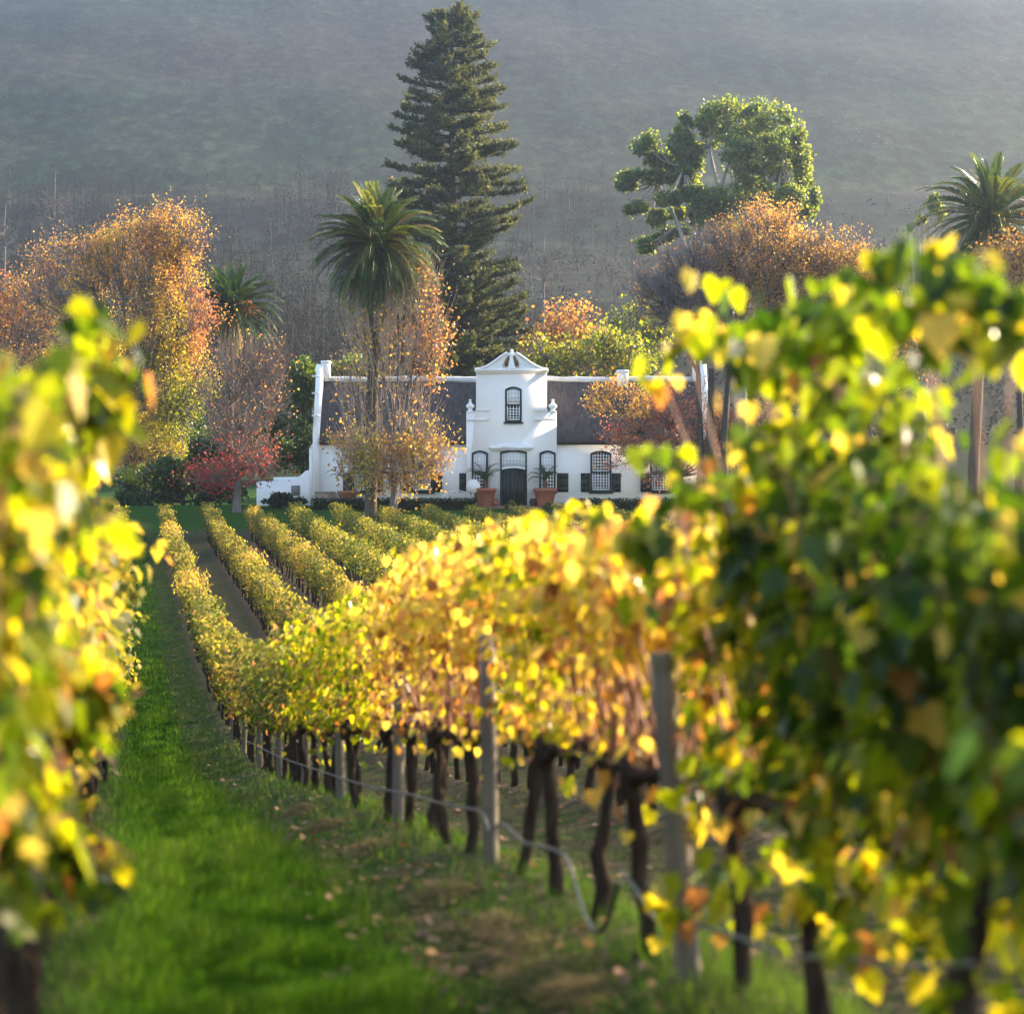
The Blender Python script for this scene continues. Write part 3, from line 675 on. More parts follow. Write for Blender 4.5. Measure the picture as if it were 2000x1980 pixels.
# white round table tipped up / disc on a stand and white settee
e = empty('garden_table', (hx(925), HY-2.0, GZ-.02), 'white round topped garden table tipped upright before the left window', 'table')
mb = MB(); a = np.linspace(0, 2*np.pi, 24, endpoint=False); mb.extr([(.42*math.cos(k), 1.2+.42*math.sin(k)) for k in a], -.03, .03); mb.build('table_top', M['white_paint'], e)
mb = MB(); mb.tube([(0,.1,0),(0,.06,.8),(0,.05,1.2)], .035, 6); [mb.tube([(0,.1,.25),(.3*math.cos(k),.1+.3*math.sin(k),.0)], .025, 5) for k in (0.3,2.4,4.5)]; mb.build('stand', M['white_paint'], e)
e = empty('garden_bench', (hx(893), HY-1.2, GZ-.02), 'white wire garden bench with arched back below left shutter', 'bench')
mb = MB(); t = np.linspace(0, math.pi, 16); mb.tube([(.85*math.cos(k), .2, .45+.5*math.sin(k)) for k in t], .028, 6)
for k in range(1, 12):
    x = -.85 + 1.7*k/12; mb.tube([(x, .2, .42), (x, .2, .45+.5*math.sqrt(max(0, 1-(x/.85)**2)))], .012, 5)
mb.build('backrest', M['white_paint'], e)
mb = MB()
for k in range(6): mb.box(-.85, .85, -.22+.075*k, -.17+.075*k, .40, .425)
mb.build('seat', M['white_paint'], e)
for x in (-.78, .78):
    for y in (-.2, .18):
        mb = MB(); mb.tube([(x, y, 0), (x*.97, y*.95, .40)], .025, 6); mb.build('leg', M['white_paint'], e)

# round clipped bush beside the garden wall
shrub('round_shrub', 'dark rounded clipped shrub before the low white garden wall', 'shrub', [(556, 975, 44, 17, .1), (540, 978, 28, 14, .05), (580, 980, 26, 12, .1)], HY-3, .9, 3200, .10, .1, M['hedge_leaf'], jit=.2, lumps=9)
for i, (px, py) in enumerate(((995, 985), (1072, 990), (1185, 984), (1150, 992))):
    shrub('low_shrub', ['small bright green bush at the foot of the dark front door', 'small green bush under the right door pot', 'low green bush at the end of the right hedge', 'low pale green bush before the right hedge'][i], 'shrub', [(px, py, 15, 10)], HY-4.2, .35, 420, .12, .62, M['green_leaf'], group='low green bushes at the terrace', lumps=4)

# ------------------------------------------------------------------ trees
def tree(name, label, cat, Y, base_px, fork, cells, depth, ntarget, nprim, r0, bark, twig, leaf, lpt, lsize, tintf, group=None, twigs=2, twlen=1.0, twup=.6, spread=.5, tw_r=.02, seed=1, trunk2=None, nsec=7, shell=.45, jit=.10, depthc=0, lkind='quad'):
    """cells: image ellipses (px, py, rx, ry, weight); tintf(px, py) -> tint"""
    rng = np.random.default_rng(seed); s = Y/F
    bx, bz = (base_px-CX)*s, float(gz(Y))
    O = np.array([bx, Y, bz])
    e = empty(name, O, label, cat, group)
    cells = [c if len(c) > 4 else (*c, c[2]*c[3]) for c in cells]
    wt = np.array([c[4] for c in cells], float); wt /= wt.sum()
    T = []
    for c, w_ in zip(cells, wt):
        n = max(3, int(ntarget*w_)); d = rdir(rng, n); r = (rng.random(n)**(1/3)*(1-shell)+shell)
        C = W(c[0], c[1], Y) - O; dp = depth*min(1, (c[2]+c[3])/2/(max(q[2] for q in cells)))
        ph = rng.uniform(0,6.28,4); lump = .84 + .17*np.sin(5*np.arctan2(d[:,2],d[:,0])+ph[0]) + .15*np.sin(9*np.arctan2(d[:,2],d[:,0])+ph[1]+3*d[:,1]) + .10*rng.normal(size=n)
        T.append(C + d*np.array([c[2]*s, dp, c[3]*s])*(r*lump)[:,None])
    T = np.concatenate(T); T = T[T[:,2] > .15]
    fk = W(fork[0], fork[1], Y) - O
    tr = MB()
    def trunk(b, f, r):
        mid = (b+f)/2 + rng.normal(size=3)*.12
        tr.tube([b + np.array([0,0,-.2]), b*.9+f*.1, mid, f], [r*1.35, r*1.05, r*.85, r*.6], 9)
    trunk(np.zeros(3), fk, r0)
    forks = [fk]
    for t2 in (trunk2 or []):
        b2 = np.array([(t2[0]-base_px)*s, rng.uniform(-.8,.8), 0]); f2 = W(t2[1], t2[2], Y) - O
        trunk(b2, f2, r0*.8); forks.append(f2)
    # k-means primaries
    def km(P, k, it=6):
        c = P[rng.choice(len(P), min(k, len(P)), replace=False)]
        for _ in range(it):
            l = np.argmin(((P[:,None]-c[None])**2).sum(-1), 1)
            c = np.array([P[l == i].mean(0) if (l == i).any() else c[i] for i in range(len(c))])
        return l, c
    lab, cen = km(T, nprim)
    KA, KB, KD = [], [], []
    for i in range(len(cen)):
        P = T[lab == i]
        if len(P) == 0: continue
        f = forks[int(np.argmin([np.linalg.norm((cen[i]-q)[:2]) for q in forks]))]
        start = f*(1 if cen[i][2] > f[2] else max(.35, cen[i][2]/max(f[2],.1)*.85))
        ctrl = start*.55 + cen[i]*.45 + np.array([0,0,-.04])*np.linalg.norm(cen[i]-start)
        p4 = [start, start*.78+ctrl*.22, ctrl, ctrl*.5+cen[i]*.5 + rng.normal(size=3)*.1, cen[i]]
        rr = r0*.45
        tr.tube(p4, np.linspace(rr, rr*.3, 5), 6)
        l2, c2 = km(P, max(1, len(P)//nsec))
        for j in range(len(c2)):
            Q = P[l2 == j]
            if len(Q) == 0: continue
            st = p4[2]*.3 + p4[4]*.7 if rng.random() < .6 else np.array(p4[3])
            mid = st*.5 + c2[j]*.5 + rng.normal(size=3)*.08
            tr.tube([st, mid, c2[j]], [rr*.36, rr*.25, rr*.14], 4)
            KA += [c2[j]]*len(Q); KB += list(Q); KD += [rng.choice([.15, .6, 1.0, 1.3])]*len(Q)
    tr.build('trunk', M[bark], e)
    tw = MB()
    KA = np.array(KA); KB = np.array(KB); tw.sticks(KA, KB, tw_r*1.5, tw_r)
    cc = T.mean(0)
    tips = []
    for k in range(twigs):
        d = (KB - cc); d /= np.linalg.norm(d, axis=1)[:,None]; d = d*.6 + rng.normal(size=KB.shape)*.4; d[:,2] += twup
        d /= np.linalg.norm(d, axis=1)[:,None]
        B = KB + d*(twlen*rng.uniform(.5,1.2,len(KB)))[:,None]
        A = KB + (KA-KB)*rng.random(len(KB))[:,None]*.6
        tw.sticks(A, B, tw_r, tw_r*.45); tips.append(B)
    tw.build('twigs', M[twig], e)
    if lpt > 0:
        lf = MB(); P = np.concatenate([KB] + tips) if tips else KB
        D = np.repeat(np.tile(KD, len(P)//len(KB)), lpt); P = np.repeat(P, lpt, 0); P = P + rng.normal(size=P.shape)*spread
        wp = P + O; px = CX + wp[:,0]/wp[:,1]*F; py = CY - (wp[:,2]-HC)/wp[:,1]*F
        t, keep = tintf(px, py, rng)
        k = rng.random(len(P)) < keep*D; P = P[k]; t = (t + np.zeros(len(k)))[k]
        n = len(P); nr = rdir(rng, n, .4); ax = rdir(rng, n, -.4)
        lf.leaves(P, lsize*rng.uniform(.6,1.3,n), nr, ax, np.clip(t + rng.normal(size=n)*jit, 0, 1), lkind)
        lf.build('crown', leaf, e)
    return e
def sm(x, a, b): 
    t = np.clip((x-a)/(b-a), 0, 1); return t*t*(3-2*t)

# big golden and russet autumn tree behind the left vines
def t_big(px, py, rng):
    g = sm(py, 640, 830)*sm(px, 250, 360)
    t = .58 + .07*np.sin(px*.05)*np.cos(py*.04) - .12*sm(py,520,640) - .34*g + .08*(px < 110) + .2*((py > 560) & (py < 740) & (px > 370)) + .15*(py > 860)
    keep = np.where((px < 300) & (py < 640), .38, 1.0); keep = np.where(py < 480, .6, keep)
    return t, keep
tree('autumn_tree', 'large golden autumn tree with bare grey twigs, tallest left of the palms', 'tree', 168, 250, (265, 800),
     [(345, 470, 62, 48, 1.4), (260, 520, 110, 70, 2.6), (150, 560, 110, 85, 3.0), (330, 620, 85, 100, 2.8), (210, 720, 140, 120, 4.0), (345, 760, 75, 90, 2.4), (300, 880, 85, 70, 2.2), (120, 850, 110, 110, 2)],
     3.8, 1500, 16, .45, 'bark_grey', 'twig_grey', M['autumn_leaf'], 20, .13, t_big, twigs=3, twlen=1.3, twup=.9, spread=.42, seed=21, tw_r=.026)
tree('autumn_tree', 'rusty orange tree at the left edge behind the golden autumn tree', 'tree', 190, 10, (10, 800),
     [(15, 590, 55, 55), (-40, 640, 70, 80), (60, 680, 60, 90)], 3, 420, 7, .3, 'bark_grey', 'twig_brown', M['autumn_leaf'], 10, .16, lambda x, y, r: (.66, .6), twigs=3, spread=.5, seed=22)
# red shrub-like tree beneath the left palm
def t_red(px, py, rng):
    low = sm(py, 830, 930); t = .78 + .2*low - .25*(py < 800)*rng.random(len(px)); keep = .02 + .05*(py > 690) + .65*low
    keep = np.where((np.abs(px-530) < 26) & (np.abs(py-720) < 70), .10, keep)
    return t, keep
tree('autumn_tree', 'thin pinkish twiggy tree with scarlet low leaves beside the garden wall', 'tree', 143.5, 462, (462, 900),
     [(470, 730, 62, 75, 2.2), (440, 800, 45, 70, 1.4), (500, 800, 60, 110, 1.8), (420, 940, 45, 24, 1.0), (500, 915, 55, 35, 1.2), (470, 870, 60, 60, 1.2), (535, 720, 35, 60, .9)],
     1.9, 760, 9, .24, 'bark_grey', 'twig_brown', M['autumn_leaf'], 8, .14, t_red, twigs=2, twlen=1.3, twup=1.3, spread=.30, seed=23, tw_r=.016, jit=.07)
# tall bare twiggy tree in front of the left half of the house
def t_pop(px, py, rng):
    low = sm(py, 830, 900); rt = sm(px, 800, 850)*(py < 760)
    t = .46 + .12*(px > 790)*(py < 800) + .06*low*np.sin(px*.06) - .1*((px > 690) & (px < 740)) + .2*rng.random(len(px))**2
    return t, np.clip(.03 + 1.1*low + .35*rt + .05*(py > 600), 0, 1)
tree('autumn_tree', 'slender bare twiggy tree with orange low leaves against the house roof', 'tree', 140.2, 770, (768, 880),
     [(770, 610, 75, 70, 2.6), (775, 700, 85, 80, 3.2), (845, 690, 32, 75, 1.3), (770, 800, 95, 70, 1.6), (710, 900, 60, 45, 1.8), (820, 900, 62, 55, 2.2), (765, 935, 95, 34, 2.4), (765, 890, 110, 30, 1.0), (700, 660, 30, 70, .7), (690, 780, 35, 60, .6), (722, 580, 30, 40, .6), (828, 590, 32, 45, .7)],
     2.2, 1000, 12, .22, 'bark_grey', 'twig_tan', M['autumn_leaf'], 9, .17, t_pop, twigs=2, twlen=2.1, twup=2.2, spread=.30, seed=24, tw_r=.015, trunk2=[(762, 800, 760)], jit=.1)
# round orange-brown tree in front of the right end
def t_round(px, py, rng):
    f = sm(px, 1330, 1560)*(1-sm(py, 580, 690)); t = .66 - .08*f + 0*px
    return t, np.clip(.04 + .9*f, 0, 1)
tree('autumn_tree', 'broad round topped tree, grey twigs left and glowing orange leaves right', 'tree', 141, 1392, (1390, 720),
     [(1480, 510, 150, 95, 4), (1350, 560, 110, 75, 2.6), (1600, 560, 110, 75, 2.6), (1480, 610, 200, 55, 2.6), (1300, 590, 60, 50, 1), (1660, 575, 70, 65, 1.6)],
     4.5, 3600, 18, .30, 'bark_dark', 'twig_grey', M['autumn_leaf'], 7, .11, t_round, twigs=4, twlen=.9, twup=.8, spread=.22, seed=25, tw_r=.014, trunk2=[(1370, 1364, 730), (1412, 1425, 700)], shell=.45)
def t_dark(px, py, rng):
    t = .80 + 0*px; k = .30 + 0*px
    hot = (py < 815) & (px < 1270); t = np.where(hot, .56, t); k = np.where(hot, .9, k)
    return t, k
tree('autumn_tree', 'low dark purplish twiggy tree before the right windows of the house', 'tree', 143, 1335, (1330, 930),
     [(1300, 880, 105, 65, 4), (1370, 850, 90, 80, 3), (1250, 850, 70, 50, 1.6), (1205, 770, 45, 14, .35), (1185, 800, 30, 10, .2), (1440, 880, 70, 80, 2), (1290, 800, 70, 40, 1)],
     2.4, 1500, 12, .2, 'bark_dark', 'twig_brown', M['autumn_leaf'], 5, .12, t_dark, twigs=3, twlen=.7, twup=.5, spread=.22, seed=26, tw_r=.012, shell=.3)
# trees behind the house
G = 'mixed trees behind the farmhouse'
tree('autumn_tree', 'small orange domed tree behind the roof right of the tall conifer', 'tree', 178, 1108, (1108, 740), [(1110, 650, 50, 45), (1075, 690, 45, 50), (1140, 690, 45, 40)], 2.2, 420, 7, .25, 'bark_grey', 'twig_brown', M['autumn_leaf'], 9, .26, lambda x, y, r: (.56 + .15*r.random(len(x)), .3), group=G, twigs=2, spread=.4, seed=27)
tree('autumn_tree', 'yellow leaved tree behind the roof below the orange domed tree', 'tree', 170, 1150, (1150, 760), [(1150, 700, 50, 34), (1090, 722, 45, 26), (1215, 712, 50, 40), (1180, 680, 30, 22), (1060, 700, 25, 25)], 2.2, 420, 7, .2, 'bark_grey', 'twig_grey', M['autumn_leaf'], 9, .24, lambda x, y, r: (.06 - .06*sm(y, 690, 735) + .34*r.random(len(x))**4, .45), group=G, twigs=2, spread=.35, seed=28)
tree('bare_tree', 'pale green feathery tree behind the roof near the small chimney', 'tree', 185, 1240, (1240, 760), [(1230, 680, 70, 50), (1265, 640, 50, 50), (1200, 720, 50, 40)], 2.2, 420, 7, .2, 'bark_grey', 'twig_grey', M['autumn_leaf'], 5, .22, lambda x, y, r: (.02 + .12*r.random(len(x)), .5), group=G, twigs=3, spread=.4, seed=29)
shrub('evergreen_tree', 'dark evergreen tree with sunlit yellow top behind the left chimney', 'tree', [(640, 730, 60, 45, .62), (590, 770, 50, 80, .3), (560, 860, 60, 70, .25), (700, 720, 50, 45, .6), (610, 900, 60, 60, .15)], 162, 2.4, 9000, .2, .35, M['green_leaf'], group=G, lumps=12)  # sunlight on the crown top is put into the upper cells' leaf tints
shrub('evergreen_tree', 'dark evergreen mass under the golden autumn tree at the vineyard end', 'tree', [(330, 940, 70, 60, .15), (400, 900, 50, 90, .12), (270, 960, 70, 50, .1), (430, 960, 60, 40, .1)], 150, 2.2, 7000, .2, .12, M['green_leaf'], group=G, lumps=12)
shrub('evergreen_tree', 'dark green tree with yellow flecks right of the round orange tree', 'tree', [(1720, 600, 60, 60, .45), (1660, 640, 70, 45, .3), (1780, 650, 70, 50, .4)], 150, 2.2, 5200, .17, .4, M['green_leaf'], group=G, lumps=12, jit=.25)
tree('autumn_tree', 'low rusty bush-like tree beneath the round orange tree behind the right vines', 'tree', 136, 1620, (1620, 800), [(1620, 700, 90, 40), (1540, 740, 90, 60), (1720, 700, 90, 50)], 2.2, 520, 8, .2, 'bark_dark', 'twig_brown', M['autumn_leaf'], 6, .17, lambda x, y, r: (.62, .7), group=G, twigs=2, spread=.35, seed=30)
tree('autumn_tree', 'orange brown tree at the right edge under the palm', 'tree', 146, 1990, (1990, 700), [(1980, 530, 75, 60), (2060, 540, 90, 90), (1930, 600, 70, 60)], 2.2, 620, 8, .25, 'bark_dark', 'twig_brown', M['autumn_leaf'], 7, .2, lambda x, y, r: (.58, .8), group=G, twigs=2, spread=.35, seed=31)
# eucalyptus with separate leafy clumps on pale limbs
def eucalyptus():
    Y = 225; s = Y/F; rng = np.random.default_rng(41)
    bx = (1450-CX)*s; bz = float(gz(Y)); O = np.array([bx, Y, bz])
    e = empty('gum_tree', O, 'tall evergreen gum tree with billowing separate leaf clumps above round orange tree', 'tree')
    zc = [(1000,130,120,80),(1150,130,110,70),(1250,190,100,80),(900,170,45,55),(1010,245,120,50),(1150,270,120,60),(1300,290,100,80),(1390,330,48,110),(1200,365,100,50),(1330,400,90,55),(1420,440,46,75),
          (790,185,52,55),(770,270,60,45),(610,290,70,55),(690,360,80,45),(780,395,90,45),(560,440,95,32),(490,480,50,26),(650,440,60,30),
          (960,560,55,42),(1110,490,75,50),(1190,545,85,50),(830,540,80,36),(700,570,55,32),(540,610,55,28),(640,655,46,30),(760,625,46,26),(870,630,55,36),(1240,595,65,36),(1330,560,70,50),(1430,570,50,62),(1395,620,46,36),(1450,620,36,26),(590,795,50,32),(660,760,60,22),(750,720,70,22)]
    cl = [(1040+a*.3763, 180+b*.3763, c*.3763, d*.3763) for a, b, c, d in zc] + [(1442,305,36,24),(1458,342,38,24),(1432,398,46,22),(1378,398,36,18),(1388,432,46,20),(1338,338,32,26),(1470,385,40,22),(1345,300,24,22)]
    tr = MB(); lf = MB()
    stems = [((1440,700),(1420,560),(1402,365),(1385,285)), ((1440,700),(1425,540),(1408,365),(1430,290)), ((1450,700),(1480,540),(1505,440),(1530,320)), ((1436,700),(1360,570),(1325,440),(1285,350)), ((1436,690),(1390,560),(1360,430),(1335,330))]
    ends = []
    for st in stems:
        P = np.array([W(a, b, Y) + np.array([0, rng.normal()*.8*(i > 0), 0]) - O for i, (a, b) in enumerate(st)])
        P = np.r_[[[0,0,-.2]], P]; tr.tube(P, [.55,.42,.3,.2,.1], 7); ends.append(P)
    for c in cl:
        C = W(c[0], c[1], Y) - O + np.array([0, rng.normal()*1.6, 0])
        best = min(((np.linalg.norm(C - (P[2:]+np.array([0,0,-1.5])), axis=1).min(), P) for P in ends), key=lambda q: q[0])[1]
        k = np.linalg.norm(C - (best + np.array([0,0,-1.5])), axis=1).argmin(); a = best[k]
        for q in range(3):
            tgt = C + rng.normal(size=3)*np.array([c[2]*s*.5, .6, c[3]*s*.4])
            tr.tube([a, a*.45+tgt*.55+np.array([rng.normal()*.3,0,-.5]), tgt], [.07,.05,.02], 5)
        for q in range(13):
            d = rdir(rng, 1)[0]; d[2] = d[2]*.9 + .1
            R_ = np.array([c[2]*s*1.5, 2.2*c[2]/50, c[3]*s*1.6])
            cc = C + d*R_*.58
            clump_leaves(lf, rng, cc, R_*.50*rng.uniform(.6,1.25), 84, .27, .30 + .45*rng.random(), 'mid', 0, .15, .2, .18)
    tr.build('trunk', M['bark_pale'], e); lf.build('crown', M['gum_leaf'], e)
eucalyptus()
# Norfolk pine -----------------------------------------------------------
def norfolk():
    Y = 206; s = Y/F; rng = np.random.default_rng(51)
    bx = (884-CX)*s; bz = float(gz(Y)); top = W(884, 24, Y)[2]; H = top - bz; O = np.array([bx, Y, bz])
    e = empty('conifer_tree', O, 'very tall tiered dark conifer rising behind the farmhouse', 'tree')
    zy = [12, 25, 45, 60, 97, 125, 165, 200, 240, 265, 295, 330, 355, 407, 440, 465, 495, 557, 595, 630, 657, 695, 740, 990]
    rr = [8, 30, 45, 52, 74, 88, 94, 112, 113, 116, 122, 120, 135, 148, 138, 132, 122, 160, 158, 150, 172, 172, 178, 170]
    tr = MB(); tr.tube([(0,0,-.3),(0,0,H*.3),(0,0,H*.6),(0,0,H*.86),(0,0,H)], [.62,.5,.36,.2,.03], 9); 
    BA, br = [], MB(); lf = MB()
    z = 1.5
    while z < H - .3:
        py = CY - (z + bz - HC)/s; Rm = np.interp(py, zy, rr)*s
        nb = rng.integers(8, 11) if z < H*.9 else 7
        a0 = rng.random()*6.28
        for k in range(nb):
            az = a0 + 2*math.pi*k/nb + rng.normal()*.2; zb = z + rng.normal()*.22
            L = Rm*rng.choice([rng.uniform(.45,.8), rng.uniform(.78,1.06)], p=[.3,.7])
            if L < .2: continue
            n = 6; t = np.linspace(0, 1, n)
            lift = (.60 if z > H*.93 else rng.uniform(.06,.30))
            sag = (-.04 if z > H*.5 else -.15)*L*rng.uniform(.5,1.5)
            P = np.c_[np.cos(az)*L*t, np.sin(az)*L*t, zb + sag*np.sin(np.pi*t*.75) + lift*L*t**2*.6]
            br.tube(P, np.linspace(.05+.012*L, .015, n), 4)
            m = int(10 + L*9)
            tt = rng.uniform(.15, 1.0, m)**.75
            q = np.stack([np.interp(tt, t, P[:,i]) for i in range(3)], 1)
            sd = np.array([-math.sin(az), math.cos(az), 0]); sg = rng.choice([-1,1], m)
            bl = (.35 + .6*rng.random(m))*(1.1 - .5*tt)*min(1, .4+L/5)*1.15
            d = sg[:,None]*sd*.7 + np.array([math.cos(az), math.sin(az), 0])*.5 + rng.normal(size=(m,3))*.22; d[:,2] += .22
            d /= np.linalg.norm(d, axis=1)[:,None]
            nt = 15
            u = rng.random((m, nt)); PP = q[:,None] + d[:,None]*(bl[:,None]*u)[...,None]
            PP[...,2] += .16*u**2 + .09*rng.normal(size=(m,nt)); PP[...,:2] += .05*rng.normal(size=(m,nt,2)); PP = PP.reshape(-1,3)
            dd = np.repeat(d, nt, 0) + rng.normal(size=(m*nt,3))*.6; dd[:,2] += .45
            tn = np.clip(.45 + .16*rng.normal(size=m*nt) + .15*np.repeat(tt, nt) + rng.normal()*.08, 0, 1)
            lf.leaves(PP, rng.uniform(.16,.34,m*nt), rdir(rng, m*nt, .5), dd, tn, 'quad', 0, width=.5)
        z += rng.uniform(.75, 1.25) if H*.45 < z < H*.86 else rng.uniform(.5, .8)
    tr.build('trunk', M['bark_dark'], e); br.build('branches', M['bark_dark'], e); lf.build('crown', M['needle'], e)
norfolk()
# palms ------------------------------------------------------------------
def palm(px, py, Y, base_px, Lm, label, seed, nf=95, dead=22, tr_r=.30, emin=-.75, dates=0, pal=(.08,.42)):
    rng = np.random.default_rng(seed); s = Y/F
    bx = (base_px-CX)*s; bz = float(gz(Y)); O = np.array([bx, Y, bz])
    e = empty('palm_tree', O, label, 'palm tree', 'date palms around the house')
    C = W(px, py, Y) - O
    m = MB(); n = 24; t = np.linspace(0,1,n); pts = np.c_[C[0]*t**1.5, 0*t, -.2 + (C[2]+.1)*t]
    rad = tr_r*(1.25 - .35*t + .25*np.exp(-((t-.97)/.06)**2)) * (1 + .05*np.sin(np.arange(n)*2.4))
    m.tube(pts, rad, 12); m.build('trunk', M['palm_trunk'], e, True)
    for k in range(nf):
        u = k/nf; el = 1.45 - (1.45-emin)*u**.85 + rng.normal()*.08; az = k*2.399963 + rng.normal()*.15
        f = MB(); L = Lm*(.85 + .2*rng.random())*(1 if u > .2 else .82)
        tint = rng.uniform(*pal) + (.12 if rng.random() < .15 else 0)
        b = C + np.array([math.cos(az), math.sin(az), 0])*.22 + np.array([0,0,.28*(1-u)-.12])
        frond(f, rng, b, az, el, L, .48, 54, tint, .92, .075)
        f.build('frond', M['frond'], e)
    if dead:
        f = MB()
        for k in range(dead):
            az = k*2.39 + rng.normal()*.2
            frond(f, rng, C + np.array([math.cos(az), math.sin(az), 0])*.3 + np.array([0,0,-.35]), az, -.75 - .6*rng.random(), Lm*rng.uniform(.6,1.0), .32, 26, rng.uniform(.82,1.0), 1.6, .05, True)
        f.build('dead_fronds', M['frond'], e)
    for k in range(dates):
        az = (-.9, .35, -.5, -2.2)[k]; f = MB(); q = C + np.array([math.cos(az)*1.6, math.sin(az)*1.6, .0 - .2*(k % 2)])
        f.tube([C + np.array([0,0,.2]), C*.4+q*.6+np.array([0,0,.5]), q], [.04,.03,.02], 5)
        st = q + rng.normal(size=(70,3))*np.array([.3,.3,.32]); f.sticks(np.repeat(q[None]+np.array([0,0,.2]), 70, 0), st, .01, .01)
        for b in st: 
            d = rdir(rng, 8)*.07; f.leaves(b+d, .13, rdir(rng,8), rdir(rng,8), .5, 'quad')
        f.build('date_cluster', M['date'], e)
    return e
palm(735, 478, 140.8, 724, 4.25, 'tall date palm with shaggy dead skirt before the left roof', 61, 175, 40, emin=-.95, pal=(.22,.62))
palm(452, 605, 184, 446, 4.4, 'smaller date palm with orange fruit clusters left of house', 62, 90, 12, .32, -.5, dates=3, pal=(.05,.3))
palm(1937, 425, 150, 1900, 5.0, 'backlit date palm at the right edge above the dark vines', 63, 120, 20, .3, -.85, pal=(.15,.6))
shrub('gum_tree', 'distant small green tuft of a tree beside the right palm', 'tree', [(1815, 395, 26, 22), (1835, 410, 26, 24), (1800, 430, 14, 14), (1778, 445, 8, 10)], 235, 1.2, 1500, .26, .6, M['gum_leaf'], lumps=6, bark='bark_pale')

# far wood ---------------------------------------------------------------
def far_wood():
    rng = np.random.default_rng(71); mb = MB()
    n = 4200
    Y = rng.uniform(300, 615, n); px = np.where(rng.random(n) < .6, rng.uniform(-150, 760, n), rng.uniform(760, 2150, n))
    dens = np.where(px < 760, 1, np.where(px < 1300, .5, .25))*(.55+.45*np.sin(px*.013+Y*.02)); k = rng.random(n) < dens; Y, px = Y[k], px[k]; n = len(Y)
    X = (px-CX)/F*Y; Z = np.where(Y < 436, gz(Y), zhill(0, X, Y))
    h = rng.uniform(5, 12, n)*(1 - .35*(px > 760)); A = np.c_[X, Y, Z-.5]; lean = rng.normal(size=(n,2))*.5
    B = A + np.c_[lean, h]; pale = rng.random(n) < .14
    mb.sticks(A[pale], B[pale], rng.uniform(.05,.12,pale.sum()), .02, 0); mb.sticks(A[~pale], B[~pale], .09, .02, 1, .45)
    for q in range(16):
        t = rng.uniform(.25,1,n); P = A + (B-A)*t[:,None] + rng.normal(size=(n,3))*np.array([.5,.5,.2]); d = rdir(rng, n, 1.1); L = rng.uniform(.6,2.2,n)
        mb.sticks(P, P + d*L[:,None], .035, .012, 1, .55 + .4*rng.random(n))
    m = 34
    P = np.repeat(A, m, 0) + np.repeat(B-A, m, 0)*rng.beta(2,1.6,n*m)[:,None] + rng.normal(size=(n*m,3))*np.array([1.0,1.0,.5])
    mb.leaves(P, rng.uniform(.2,.55,n*m), rdir(rng, n*m), rdir(rng, n*m, .8), np.clip(np.repeat(rng.random(n),m)*.7 + .2*rng.normal(size=n*m), 0, 1), 'quad', 1, width=.55)
    # understorey bushes
    q = 900; Yb = rng.uniform(240, 600, q); pb = rng.uniform(-200, 2200, q); Xb = (pb-CX)/F*Yb; Zb = np.where(Yb < 436, gz(Yb), zhill(0, Xb, Yb)) + .5
    C = np.c_[Xb, Yb, Zb]; R_ = rng.uniform(.9,2.2,q)
    P = np.repeat(C, 70, 0) + rdir(rng, q*70)*np.repeat(R_, 70)[:,None]*np.array([1.3,1.3,.9])
    mb.leaves(P, rng.uniform(.25,.55,q*70), rdir(rng,q*70,.5), rdir(rng,q*70), np.clip(np.repeat(.2+rng.random(q)*.7,70)+rng.normal(size=q*70)*.12,0,1), 'quad', 1)
    tag(mb.build('forest', [M['wood_twig'], M['wood_leaf']]), 'grey hazy wood of bare trees at the mountain foot', 'forest', kind='stuff')
far_wood()
for i, (px, pyb, pyt, Y, lab) in enumerate(((1060, 560, 455, 300, 'pale bare forked tree in the haze right of the tall conifer'), (106, 470, 325, 420, 'tall pale bare tree at the left edge of the hazy wood'), (8, 490, 400, 400, 'pale leaning bare trunk at the far left of the hazy wood'))):
    rng = np.random.default_rng(80+i); s = Y/F
    e = empty('bare_tree', (0,0,0), lab, 'tree', 'pale bare trees in the far wood')
    O = np.array([(px-CX)*s, Y, float(gz(Y))]); e.location = tuple(O); h = W(px, pyt, Y)[2]-O[2]; hb = min(h*.8, W(px, pyb, Y)[2]-O[2])
    m = MB(); m.tube([(0,0,-.3),(.1,0,hb),(0,0,hb+(h-hb)*.5),(.3,0,h)], [.22,.2,.13,.03], 6); m.build('trunk', M['bark_grey'], e)
    m = MB(); k = 36; t = rng.uniform(0,.9,k); A = np.c_[.1*np.ones(k), 0*t, hb+(h-hb)*t*.6]; d = rdir(rng, k, .9); L = (h-hb)*.5*(1-t*.6)
    B = A + d*L[:,None]; m.sticks(A, B, .07, .03)
    for _ in range(3): 
        u = rng.uniform(.4,1,k)[:,None]; P = A+(B-A)*u; m.sticks(P, P+rdir(rng,k,.9)*L[:,None]*.4, .035, .02)
    m.build('twigs', M['bark_grey'], e)

